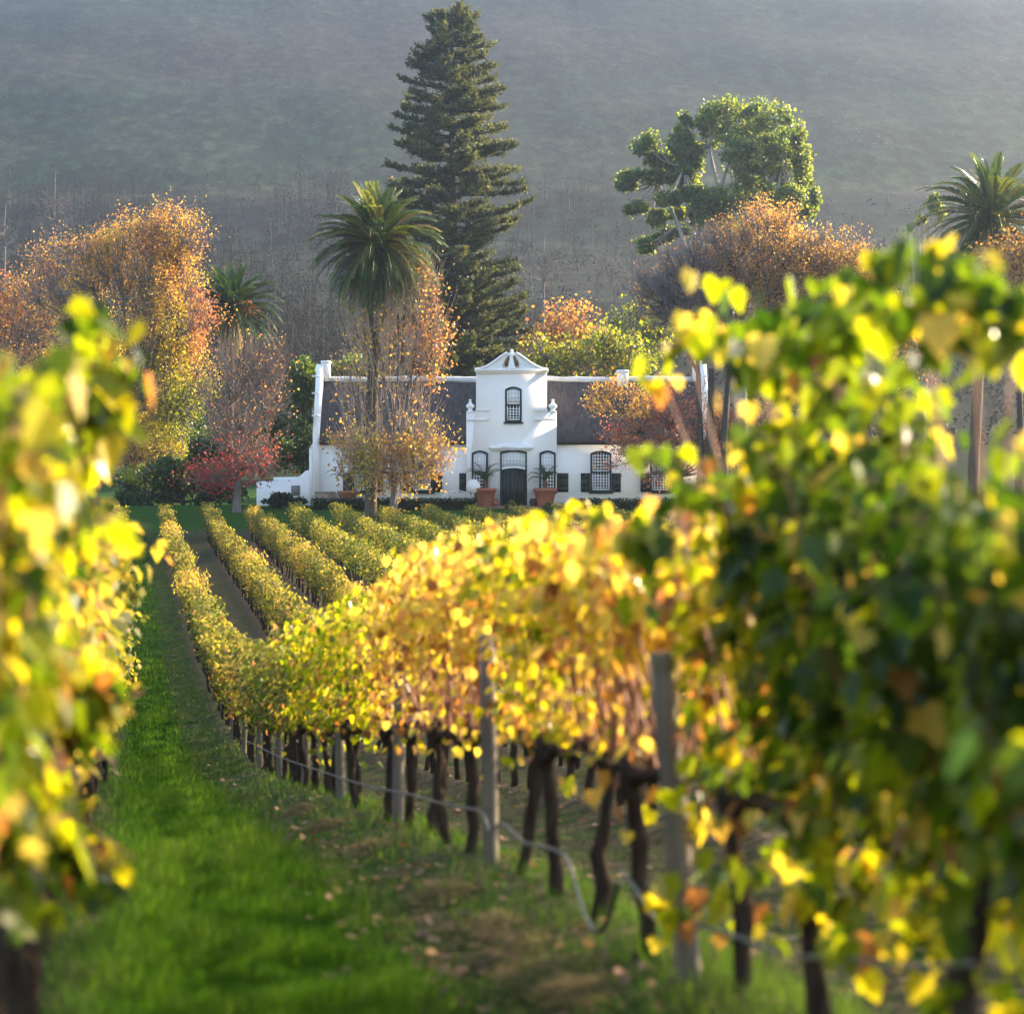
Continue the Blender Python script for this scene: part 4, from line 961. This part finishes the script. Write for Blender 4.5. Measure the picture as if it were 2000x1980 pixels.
# ------------------------------------------------------------------ vines
def vine_parts(rng, kind, H=1.95, ncane=15, lpc=26, lsize=.092, tint=lambda z, r: .3, bare=0., hw=.16, flop=.5, low=8, side=0, zb=1.3, sx=1.0, trk=1.0, extra=(), org=None, tall=None, skirt=0):
    """one trained vine about its base: x across the row, y along it. Returns trunk, canes, foliage builders"""
    tk, cn, lf = MB(), MB(), MB()
    hc = .74
    n = 7; t = np.linspace(0,1,n); wob = np.cumsum(rng.normal(size=(n,2))*.022, 0)
    tk.tube(np.c_[wob, -.12 + (hc+.12)*t], trk*(.034+.009*rng.random())*(1.15 - .35*t + .16*np.sin(t*9+rng.random()*6)), 8)
    top = np.array([*wob[-1], hc])
    tk.tube([top-[0,0,.1], top, top+[0,0,.05]], [.045,.06,.03], 7)
    for s in (-1, 1):
        k = 6; u = np.linspace(0,1,k)
        P = np.c_[wob[-1,0]*(1-u)+rng.normal(size=k)*.012, s*.60*u, hc - .04 + .07*np.sin(u*2.6) + rng.normal(size=k)*.012]
        tk.tube(P, np.linspace(.034,.018,k)*(1+.25*rng.random(k)), 7)
        for j in range(5):
            y = s*rng.uniform(.06,.58); tk.tube([(0,y,hc-.01),(rng.normal()*.02,y,hc+.06)], [.02,.014], 5)
    ht = []
    for c in range(ncane):
        y0 = -.60 + 1.2*(c + rng.random())/ncane; Hc = (H if tall is None else tall(y0)) * rng.uniform(.88,1.04)
        k = 8; u = np.linspace(0,1,k)
        lx, ly = rng.normal()*hw*.7, rng.normal()*.13
        out = (rng.normal()*flop)*(rng.random() < .45) 
        if side and rng.random() < .3: out = side*abs(rng.normal())*flop*1.1
        z = hc + (Hc-hc)*u; x = lx*u + out*np.clip(u-.55,0,1)**2*2.0
        if abs(out) > .3: z = z - abs(out)*np.clip(u-.6,0,1)**2*2.0
        P = np.c_[x + np.cumsum(rng.normal(size=k))*.010, y0 + ly*u + np.cumsum(rng.normal(size=k))*.012, z]
        cn.tube(P, np.linspace(.0085,.0032,k), 4 if kind == 'lobed' else 3)
        m = int(lpc*rng.uniform(.7,1.3)); uu = rng.uniform(.04,1.03,m)
        zz = np.interp(uu, u, P[:,2])
        keep = rng.random(m) > bare*(1 - np.clip((zz-zb+.16)/.32, 0, 1))
        uu = uu[keep]; m = len(uu)
        q = np.stack([np.interp(uu, u, P[:,i]) for i in range(3)], 1)
        d = rdir(rng, m); d[:,2] *= .5; pl = rng.uniform(.04,.16,m)
        if kind == 'lobed' and m: 
            cn.sticks(q, q + d*pl[:,None], .0016, .0012)
        q = q + d*pl[:,None]; ht.append(np.c_[q, d])
    if low or skirt:
        m = low + skirt; q = np.c_[rng.normal(size=m)*.13, rng.uniform(-.6,.6,m), hc + rng.uniform(-.08,.25,m) - (np.arange(m) < skirt)*rng.uniform(0,.34,m)]
        ht.append(np.c_[q, rdir(rng, m)])
    for (px, py, Yx, r_, n_) in extra:
        o = W(px, py, Yx) - np.array(org); c_, s_ = math.cos(RROT), math.sin(RROT); o = np.array([o[0]*c_ + o[1]*s_, -o[0]*s_ + o[1]*c_, o[2]])
        ht.append(np.c_[o + rng.normal(size=(n_,3))*r_*np.array([1,1,.8]), rdir(rng, n_)])
        a0 = np.array([0, np.clip(o[1],-.5,.5), hc if o[2] < 1.2 else H*.75]); m0 = a0*.5 + o*.5 + np.array([0,0,.08])
        cn.tube([a0, m0, o], [.006,.004,.002], 4)
    A = np.concatenate(ht); P, d = A[:,:3]*np.array([sx,1,1]), A[:,3:]; n = len(P)
    nr = d*.9 + rdir(rng, n)*.55; nr[:,2] += .35
    ax = d*.45 + rdir(rng, n)*.4; ax[:,2] -= .75
    lf.leaves(P, lsize*rng.uniform(.55,1.25,n), nr, ax, np.clip(tint(P[:,2], rng), 0, 1), kind)
    return tk, cn, lf
def add_vine(a, Y, label, group, parts, leafmat, rz=None, sc_=1.0):
    X = row_xy(a, Y)
    e = empty('grapevine', (X, Y, float(gz(Y)) + .01), label, 'grapevine', group, RROT if rz is None else rz)
    tk, cn, lf = parts
    tk.build('trunk', M['vine_bark'], e, True); cn.build('canes', M['cane'], e); lf.build('foliage', leafmat, e)
    e.scale = (sc_,)*3
    return e
def T_(mean, sd, zk=0., brown=0., spot=0., spot_t=.9, lowy=0.):
    def f(z, rng):
        n = len(z); t = mean + zk*(z-1.4) + lowy*np.clip(1.30-z, 0, .65) + rng.normal(size=n)*sd
        b = rng.random(n) < brown*np.clip(1.8-z, .2, 1); t = np.where(b, .92+.06*rng.normal(size=n), t)
        s = rng.random(n) < spot; return np.where(s, spot_t + .05*rng.normal(size=n), t)
    return f
VL, FVL = M['vine_leaf'], M['far_vine_leaf']
GR0, GRL = 'vines along the row right of the grass path', 'vines along the row left of the grass path'
near = [  # a, Y, label, settings
 (A0, 5.0, 'dense green vine at the right edge of the picture, nearest of all', dict(kind='lobed', H=1.72, ncane=20, lpc=60, tint=T_(.15,.15,.05,.05,.04,.76,.45), flop=.5, hw=.23, low=26, skirt=60, side=-1)),
 (A0, 6.15, 'tall dark green vine on the thick black trunk at lower right', dict(kind='lobed', H=1.84, ncane=22, lpc=62, tint=T_(.16,.16,.06,.05,.05,.76,.45), flop=.5, hw=.23, low=26, skirt=60, side=-1, extra=[(1760,520,6.3,.05,14),(1790,590,6.3,.09,40),(1880,600,6.1,.07,30),(1960,610,6.0,.06,24),(1800,1760,6.5,.09,18),(1790,1850,6.5,.05,9),(1830,1925,6.4,.05,8)])),
 (A0, 7.35, 'tall dense green vine with yellow rim, next along from the thick black trunk', dict(kind='lobed', H=2.04, ncane=22, lpc=62, tint=T_(.19,.17,.07,.06,.06,.76,.48), flop=.5, hw=.23, low=28, skirt=64, side=-1, extra=[(1470,665,7.7,.10,40),(1560,665,7.5,.10,40),(1640,650,7.3,.10,40),(1700,600,7.0,.09,30),(1640,1785,7.4,.08,14),(1700,1745,7.3,.06,9),(1770,1700,7.2,.08,12)])),
 (A0, 8.45, 'green and gold vine beside the nearest grey post, ending the dark group', dict(kind='lobed', H=1.72, ncane=19, lpc=44, tint=T_(.46,.17,.08,.2,.05), flop=.3, low=10, skirt=22, bare=.7, extra=[(1290,718,8.3,.045,8),(1345,655,8.2,.04,8),(1420,650,8.0,.05,9),(1330,1780,8.6,.08,16),(1415,1768,8.6,.06,9)])),
 (A0, 9.75, 'golden vine just beyond the nearest grey post with bare canes below', dict(kind='lobed', H=1.74, ncane=34, lpc=38, lsize=.078, tint=T_(.72,.12,.05,.14,.04), bare=.9, low=12, skirt=6, flop=.35)),
 (A0, 10.95, 'golden vine above the looped hose with twisted dark trunk', dict(kind='lobed', H=1.80, ncane=34, lpc=38, lsize=.078, tint=T_(.71,.13,.04,.16,.05), bare=.9, low=12, skirt=6, flop=.35)),
 (A0, 12.05, 'yellow green vine with a slim dark trunk between hose loop and second post', dict(kind='mid', H=1.88, lsize=.075, ncane=20, lpc=62, tint=T_(.54,.15,.0,.16,.05), bare=.8, low=10, flop=.35)),
 (A0, 13.1, 'mixed green and orange vine just before the second grey post', dict(kind='mid', H=1.88, lsize=.075, ncane=20, lpc=62, tint=T_(.58,.15,.0,.25,.07), bare=.8, low=12, flop=.35)),
 (A0, 14.75, 'glowing gold vine just past the second grey post', dict(kind='mid', H=1.92, ncane=38, lpc=38, lsize=.073, tint=T_(.74,.10,.03,.12,.04), bare=.9, low=10)),
 (A0, 15.9, 'bright gold vine with a dark trunk, halfway from second to third post', dict(kind='mid', H=1.92, ncane=38, lpc=38, lsize=.073, tint=T_(.74,.10,.03,.12,.03), bare=.9, low=12, skirt=6)),
 (A0, 17.1, 'brilliant gold vine with brown bare canes before the third post', dict(kind='mid', H=2.0, ncane=38, lpc=38, lsize=.073, tint=T_(.74,.11,.02,.14,.04), bare=.93, low=8)),
 (A0, 18.2, 'orange gold vine touching the third grey post', dict(kind='mid', H=1.96, ncane=19, lpc=40, lsize=.073, tint=T_(.72,.11,.0,.3,.06), bare=.93, low=8)),
 (A0, 19.6, 'orange tinged vine just past the third grey post', dict(kind='mid', H=1.95, ncane=18, lpc=40, lsize=.073, tint=T_(.68,.13,.0,.3,.05), bare=.55, low=12)),
 (A0, 20.8, 'olive and rust vine with dangling low yellow leaves past the third post', dict(kind='mid', H=1.92, ncane=18, lpc=42, lsize=.073, tint=T_(.50,.13,.0,.14,.04), bare=.3, low=26, skirt=10)),
 (A0, 22.0, 'olive green vine with low yellow leaves before the fourth post', dict(kind='mid', H=1.92, ncane=18, lpc=44, lsize=.073, tint=T_(.44,.12,.04,.2,.03), bare=.15, low=30, skirt=12)),
 (A0, 23.1, 'yellow olive vine at the fourth grey post', dict(kind='mid', H=1.9, ncane=18, lpc=44, lsize=.073, tint=T_(.46,.12,.04,.2,.03), bare=.1, low=30, skirt=10)),
]
for i in range(5):
    near.append((A0, 24.6+1.2*i, ['olive vine just past the fourth grey post', 'olive yellow vine, second past the fourth post', 'pale olive vine, third past the fourth post', 'green olive vine beside the fifth post', 'yellowing vine just past the fifth post'][i], dict(kind='mid', H=1.9, ncane=17, lpc=44, lsize=.085, tint=T_(.44+.03*(i % 2),.12,.04,.18,.03), bare=.1, low=26, skirt=8)))
left = [
 (-.33, 5.9, 'vivid yellow green vine with a dark thick trunk at the lower left corner', dict(kind='lobed', H=1.98, ncane=20, lpc=44, tint=T_(.35,.20,.06,.08,.03), flop=.16, hw=.08, sx=.72, low=24, skirt=8, side=1)),
 (-.33, 7.1, 'bright yellow green vine with pale highlights, behind the lower left corner vine', dict(trk=1.7, kind='lobed', H=1.98, ncane=20, lpc=44, tint=T_(.36,.20,.05,.08,.05), flop=.16, hw=.08, sx=.72, low=26, skirt=10, side=1, extra=[(225,1330,7.1,.075,36),(280,1345,7.1,.03,9),(215,1400,7.1,.07,24),(215,1680,7.3,.075,34),(262,1678,7.3,.035,12),(236,700,7.0,.075,50),(240,790,7.0,.07,44),(215,850,7.0,.08,40),(100,1800,7.0,.04,4)])),
 (-.33, 8.3, 'yellow vine whose sprays reach over the grass path at left', dict(kind='lobed', H=1.98, ncane=19, lpc=44, tint=T_(.40,.19,.03,.1,.05), flop=.20, hw=.08, sx=.75, low=24, skirt=8, side=1)),
 (-.33, 9.6, 'yellow green vine on the slim dark trunk seen at lower left', dict(kind='lobed', H=1.95, ncane=18, lpc=44, tint=T_(.38,.19,.03,.1,.05), flop=.16, hw=.08, sx=.72, low=20, skirt=8, side=1)),
]
rngv = np.random.default_rng(101)
for a, Y, lab, kw in near: kw['org'] = (row_xy(a, Y), Y, float(gz(Y))+.01); add_vine(a + rngv.normal()*.02, Y, lab, GR0, vine_parts(rngv, **kw), VL)
for a, Y, lab, kw in left: kw['org'] = (row_xy(a, Y), Y, float(gz(Y))+.01); add_vine(a + rngv.normal()*.02, Y, lab, GRL, vine_parts(rngv, **kw), VL)
# mid and far vines: a few models, copied
kinds = {'olive': [], 'yellow': [], 'green': []}
PROTO = {}
rngp = np.random.default_rng(102)
for nm, mean, cnt in (('olive', .38, 4), ('yellow', .58, 3), ('green', .27, 3)):
    for j in range(cnt):
        tk, cn, lf = vine_parts(rngp, 'quad', H=1.86, ncane=15, lpc=44, lsize=.095, tint=T_(mean, .11, .10, .10, .03), bare=.05, hw=.20, flop=.22, low=26, skirt=10)
        PROTO[(nm, j)] = (tk.data('vine_trunk', [M['vine_bark']]), cn.data('vine_canes', [M['cane']]), lf.data('vine_foliage', [FVL]))
def proto_for(a, Y, rng):
    b = math.sin(Y*.21 + a*1.7) + .7*math.sin(Y*.53 + a*.9 + 1.3) + rng.normal()*.5
    if 74 < Y < 86 and abs(a-A0) < .1: b += 1.8  # sunlit patches along the rows, put into the colour as yellower vines
    if 66 < Y < 82 and a > A0+.1: b += 1.3
    if 104 < Y < 122 and abs(a-A0) < .1: b += 1.0
    nm = 'yellow' if b > 1.35 else ('green' if b < -.75 else 'olive')
    return nm, rng.integers(0, 4 if nm == 'olive' else 3)
SORT = {'olive': 'olive green', 'yellow': 'bright yellow', 'green': 'green'}
ROWN = {0: 'the row right of the path', -1: 'the row left of the path'}
PLACE = {1: 'the second row right of the path', 2: 'the third row right of the path'}
def far_vine(k, a, Y, rng):
    nm, j = proto_for(a, Y, rng)
    row = ROWN.get(k) or PLACE[k]
    zone = 'low ground mid-row' if Y < 70 else ('rising ground' if Y < 105 else 'the house end')
    X = row_xy(a, Y)
    e = empty('grapevine', (X, Y, float(gz(Y)) + .01), f'small {SORT[nm]} vine on {zone} of {row}', 'grapevine', f'{SORT[nm]} vines on {zone} of {row}', RROT + (math.pi if rng.random() < .5 else 0))
    sx = rng.uniform(.92, 1.1); e.scale = (sx*rng.uniform(.9,1.15), 1.0, sx)
    for n_, me in zip(('trunk', 'canes', 'foliage'), PROTO[(nm, j)]): link(n_, me, e)
stuff_spots = []
rngf = np.random.default_rng(103)
for k in range(-2, 13):
    a = -.36 if k == -1 else (-2.75 if k == -2 else A0 + SP*k)
    Y0 = {0: 30.6, -1: 10.8}.get(k, {1: 3.4, 2: 6.5}.get(k, max(7.0, a/.40)))
    for Y in np.arange(Y0, 135.5, 1.2):
        Y = Y + rngf.normal()*.06
        ind = (k == 0) or (k == -1 and Y < 70) or (k == 1 and Y > 40) or (k == 2 and Y > 52)
        if ind: far_vine(k, a + rngf.normal()*.03, Y, rngf)
        else: stuff_spots.append((a, Y))
def far_stuff():
    rng = np.random.default_rng(104); mb = MB()
    P_, N_, A_, S_, T2 = [], [], [], [], []
    for a, Y in stuff_spots:
        X = row_xy(a, Y); z = float(gz(Y)) + .01
        nearv = Y < 40
        n = 330
        loc_ = np.c_[rng.normal(size=n)*.20, rng.uniform(-.65,.65,n), .68 + (.45 if nearv else 0) + (.78 if nearv else 1.22)*rng.beta(1.6,1.25,n)*rng.uniform(.95,1.07)]
        c, s_ = math.cos(RROT), math.sin(RROT)
        w_ = np.c_[X + loc_[:,0]*c - loc_[:,1]*s_, Y + loc_[:,0]*s_ + loc_[:,1]*c, z + loc_[:,2]]
        nm, _ = proto_for(a, Y, rng); mean = {'olive': .36, 'yellow': .54, 'green': .25}[nm]
        P_.append(w_); d = rdir(rng, n); N_.append(d + np.array([0,0,.5])); ax = rdir(rng, n); ax[:,2] -= .6; A_.append(ax)
        S_.append(rng.uniform(.07,.14,n)); T2.append(mean + .1*(loc_[:,2]-1.3) + rng.normal(size=n)*.11)
        wb = np.cumsum(rng.normal(size=(5,2))*.02, 0)
        mb.tube(np.c_[X+wb[:,0], Y+wb[:,1], z + np.linspace(-.12,.75,5)], .045, 5)
        m = 8; y0 = rng.uniform(-.6,.6,m); B0 = np.c_[X - y0*s_, Y + y0*c, np.full(m, z+.72)]
        mb.sticks(B0, B0 + np.c_[rng.normal(size=m)*.15, rng.normal(size=m)*.1, rng.uniform(.7,1.1,m)], .006, .003, 1)
        mb.sticks([[X + .6*s_, Y - .6*c, z+.72]], [[X - .6*s_, Y + .6*c, z+.72]], .028, .028)
    mb.leaves(np.concatenate(P_), np.concatenate(S_), np.concatenate(N_), np.concatenate(A_), np.concatenate(T2), 'quad', 2)
    tag(mb.build('vine_rows', [M['vine_bark'], M['cane'], FVL]), 'further rows of green and yellow vines reaching towards the house', 'vines', kind='stuff')
far_stuff()

# trellis posts, wires, hose ---------------------------------------------
def post_at(a, Y, label, lean, group='grey wooden posts of the vine row', h=1.82, r=.045):
    rng = np.random.default_rng(int(Y*100)); X = row_xy(a, Y)
    m = MB(); n = 6; t = np.linspace(0,1,n)
    m.tube(np.c_[lean*t + rng.normal(size=n)*.004, rng.normal(size=n)*.004, -.2 + (h+.2)*t], r*(1.06-.1*t), 12)
    o = m.build('wooden_post', M['post_wood'], None, True); o.location = (X, Y, float(gz(Y)) - .01)
    return tag(o, label, 'post', group)
PY = [8.94, 13.9, 18.75, 23.7, 28.4] + [33.2+4.85*k for k in range(22)]
for i, Y in enumerate(PY):
    ord_ = ['nearest and thickest grey post leaning left among green and golden vines', 'second grey post, upright beside a golden vine and the sagging hose', 'third grey post, upright between twiggy brown canes', 'fourth grey post under olive foliage', 'fifth grey post, half lost among vine trunks']
    post_at(A0 - .04, Y, ord_[i] if i < 5 else 'distant slim grey post among the far vines of the row right of the path', (-.13, -.03, .02, -.02, .03)[i] if i < 5 else 0.01, r=.044 if i else .047, h=1.35 if i else 1.26,
            group='grey wooden posts of the vine row' if i < 5 else 'distant grey posts of the vine row')
r_hose = .0075
def along(pts, a):
    out = []
    for px, py in pts:
        p = (px - 245)/(a if np.isscalar(a) else a[len(out)]); Y = F/p; out.append(W(px, py, Y))
    return np.array(out)
def smooth_pts(P, k=5):
    t = np.arange(len(P)); u = np.linspace(0, len(P)-1, (len(P)-1)*k+1); out = []
    for q in u:
        i = int(min(q, len(P)-2)); f = q-i
        p0, p1, p2, p3 = P[max(i-1,0)], P[i], P[i+1], P[min(i+2,len(P)-1)]
        out.append(.5*(2*p1 + (p2-p0)*f + (2*p0-5*p1+4*p2-p3)*f*f + (3*p1-p0-3*p2+p3)*f**3))
    return np.array(out)
e = empty('irrigation_hose', along([(1063,1653)], 1.98)[0], 'pale sagging irrigation hose looped along the near vines with black end', 'hose')
O_ = np.array(e.location)
h1 = smooth_pts(along([(470,1440),(540,1475),(620,1503),(716,1534),(793,1549),(860,1568),(928,1581),(945,1592),(957,1622),(981,1608),(1022,1644),(1063,1653),(1104,1672),(1124,1726),(1140,1783),(1157,1817)], [1.98]*11 + [1.96,1.94,1.92,1.90,1.89]))
mb = MB(); mb.tube(h1 - O_, r_hose, 8); mb.build('hose_line', M['hose'], e, True)
h2 = smooth_pts(along([(1157,1817),(1170,1819),(1185,1800),(1198,1760),(1208,1724)], 1.89)); mb = MB(); mb.tube(h2 - O_, .0115, 8); mb.build('hose_end', M['black_hose'], e, True)
h3 = smooth_pts(along([(1214,1700),(1235,1725),(1279,1792),(1340,1800),(1437,1828),(1535,1864),(1661,1873),(1790,1888),(1900,1880)], 2.02))
mb = MB(); mb.tube(h3, r_hose, 8); tag(mb.build('irrigation_hose', M['hose'], None, True), 'second pale hose length running behind the hanging leaves towards the black trunk', 'hose')
for i, (zz, lab) in enumerate(((.76, 'lowest trellis wire under the canes of the right row'), (1.2, 'middle trellis wire through the canes of the right row'), (1.62, 'top trellis wire in the leaves of the right row'))):
    m = MB(); ys = np.arange(4.5, 60, 1.0); m.tube(np.c_[row_xy(A0-.05, ys), ys, gz(ys)+.01+zz], .002, 4); tag(m.build('trellis_wire', M['wire']), lab, 'wire', 'trellis wires')

# grass, fallen leaves, dry mounds ----------------------------------------
def grass():
    rng = np.random.default_rng(111); mb = MB()
    def blades(n, alo, ahi, ylo, yhi, h, wd, tint, sd, mi=0, edge=.12):
        p = rng.uniform(F/yhi, F/ylo, n); Y = F/p                  # even on the picture: denser where near
        a = rng.uniform(alo, ahi, n) + rng.normal(size=n)*edge
        X = row_xy(a, Y); P = np.c_[X, Y, gz(Y) + berm(a, Y) - .01]
        patch = .5 + .5*np.sin(X*3.1 + np.sin(Y*1.7)*2)*np.sin(Y*1.9 + X*1.3 + np.sin(X*7+Y))
        ax = rng.normal(size=(n,3))*.38; ax[:,2] = 1
        nr = rdir(rng, n); nr[:,2] = .1
        far = np.clip(Y/14, 1, 5)
        L = h*rng.uniform(.5,1.25,n)*(.45+.9*patch)
        mb.leaves(P, L, nr, ax, np.clip(tint + .34*(patch-.5) + rng.normal(size=n)*sd, 0, 1), 'blade', mi, width=1)
        # blade width relative to length
        v = mb.v[-1].reshape(-1,3,3); mid = (v[:,0]+v[:,1])/2; half = (v[:,1]-v[:,0])/2
        half *= (wd*far/(L+1e-6))[:,None]; v[:,0] = mid-half; v[:,1] = mid+half; mb.v[-1] = v.reshape(-1,3)
    blades(95000, .12, 1.0, 6.5, 45, .15, .006, .42, .16, 0, edge=.2)
    blades(16000, .05, 1.05, 40, 137, .13, .007, .40, .12)
    blades(14000, 1.0, 1.9, 38, 137, .06, .008, .40, .2, 1)
    blades(26000, -.75, .1, 6.5, 40, .07, .006, .45, .2, 1)
    blades(22000, 1.0, 1.6, 6.5, 45, .06, .006, .45, .2, 1)
    blades(9000, 1.55, 2.5, 6.5, 45, .10, .006, .42, .18, 1, edge=.2)
    blades(9000, 1.75, 2.7, 6.5, 60, .13, .006, .46, .16, 0, edge=.15)
    blades(15000, 2.5, 4.6, 6.5, 60, .07, .007, .5, .2, 1)
    tag(mb.build('grass', [M['grass_blade'], M['short_grass']]), 'lush green grass strip and short weeds between the vine rows', 'grass', kind='stuff')
    mb = MB()                    # dry straw mounds by the right row
    for px, py, rr_ in ((1010,1700,.34),(1075,1742,.30),(960,1655,.28),(870,1600,.25),(720,1592,.25),(640,1560,.22),(590,1545,.22),(1120,1800,.22),(1300,1900,.3)):
        a = 1.72; p = (px-245)/a; Y = F/p; n = 520
        q = rng.normal(size=(n,2))*rr_*np.array([.42,.9]); aa = a + q[:,0]; YY = Y + q[:,1]
        hgt = .10*np.exp(-(q[:,0]/(rr_*.42))**2*.5 - (q[:,1]/(rr_*.9))**2*.5)
        P = np.c_[row_xy(aa, YY), YY, gz(YY) + berm(aa, YY) + hgt*rng.uniform(.4,1,n)]
        ax = rng.normal(size=(n,3)); ax[:,2] = ax[:,2]*.25
        mb.leaves(P, rng.uniform(.07,.18,n), rdir(rng,n,.8), ax, np.clip(.92 + rng.normal(size=n)*.06, 0, 1), 'blade', 0, width=.05)
    tag(mb.build('dry_grass', M['grass_blade']), 'mounds of dry straw coloured grass along the right vine row', 'dry grass', kind='stuff')
    mb = MB(); n = 1100
    p = rng.uniform(F/60, F/7, n); Y = F/p; a = np.where(rng.random(n) < .45, rng.normal(1.55,.3,n), rng.uniform(2.2,6,n)); a = np.where(rng.random(n) < .06, rng.uniform(-.6,1.2,n), a)
    P = np.c_[row_xy(a, Y), Y, gz(Y) + berm(a, Y) + .015]
    nr = rng.normal(size=(n,3))*.35; nr[:,2] = 1
    mb.leaves(P, rng.uniform(.04,.085,n), nr, rng.normal(size=(n,3))*np.array([1,1,.1]), rng.random(n), 'mid')
    tag(mb.build('fallen_leaves', M['dead_leaf']), 'brown and orange fallen vine leaves scattered on the ground', 'fallen leaves', kind='stuff')
grass()
rng = np.random.default_rng(120)
v, f = [], []
mb = MB(); P = W(226, 1962, 8.55); d = rdir(rng, 1)
prof = [(0,-.03),(.05,-.02),(.075,.01),(.07,.035),(.04,.055),(0,.06)]
mb.lathe(prof, seg=11); vv = mb.v[0]; vv *= (1 + .18*rng.normal(size=(len(vv),1)))*np.array([1.2,.9,.8])
o = mb.build('stone', M['stone'], None, True); o.location = (P[0], P[1], float(gz(P[1]))-.12); tag(o, 'pinkish stone lying in the grass at the bottom left', 'stone')
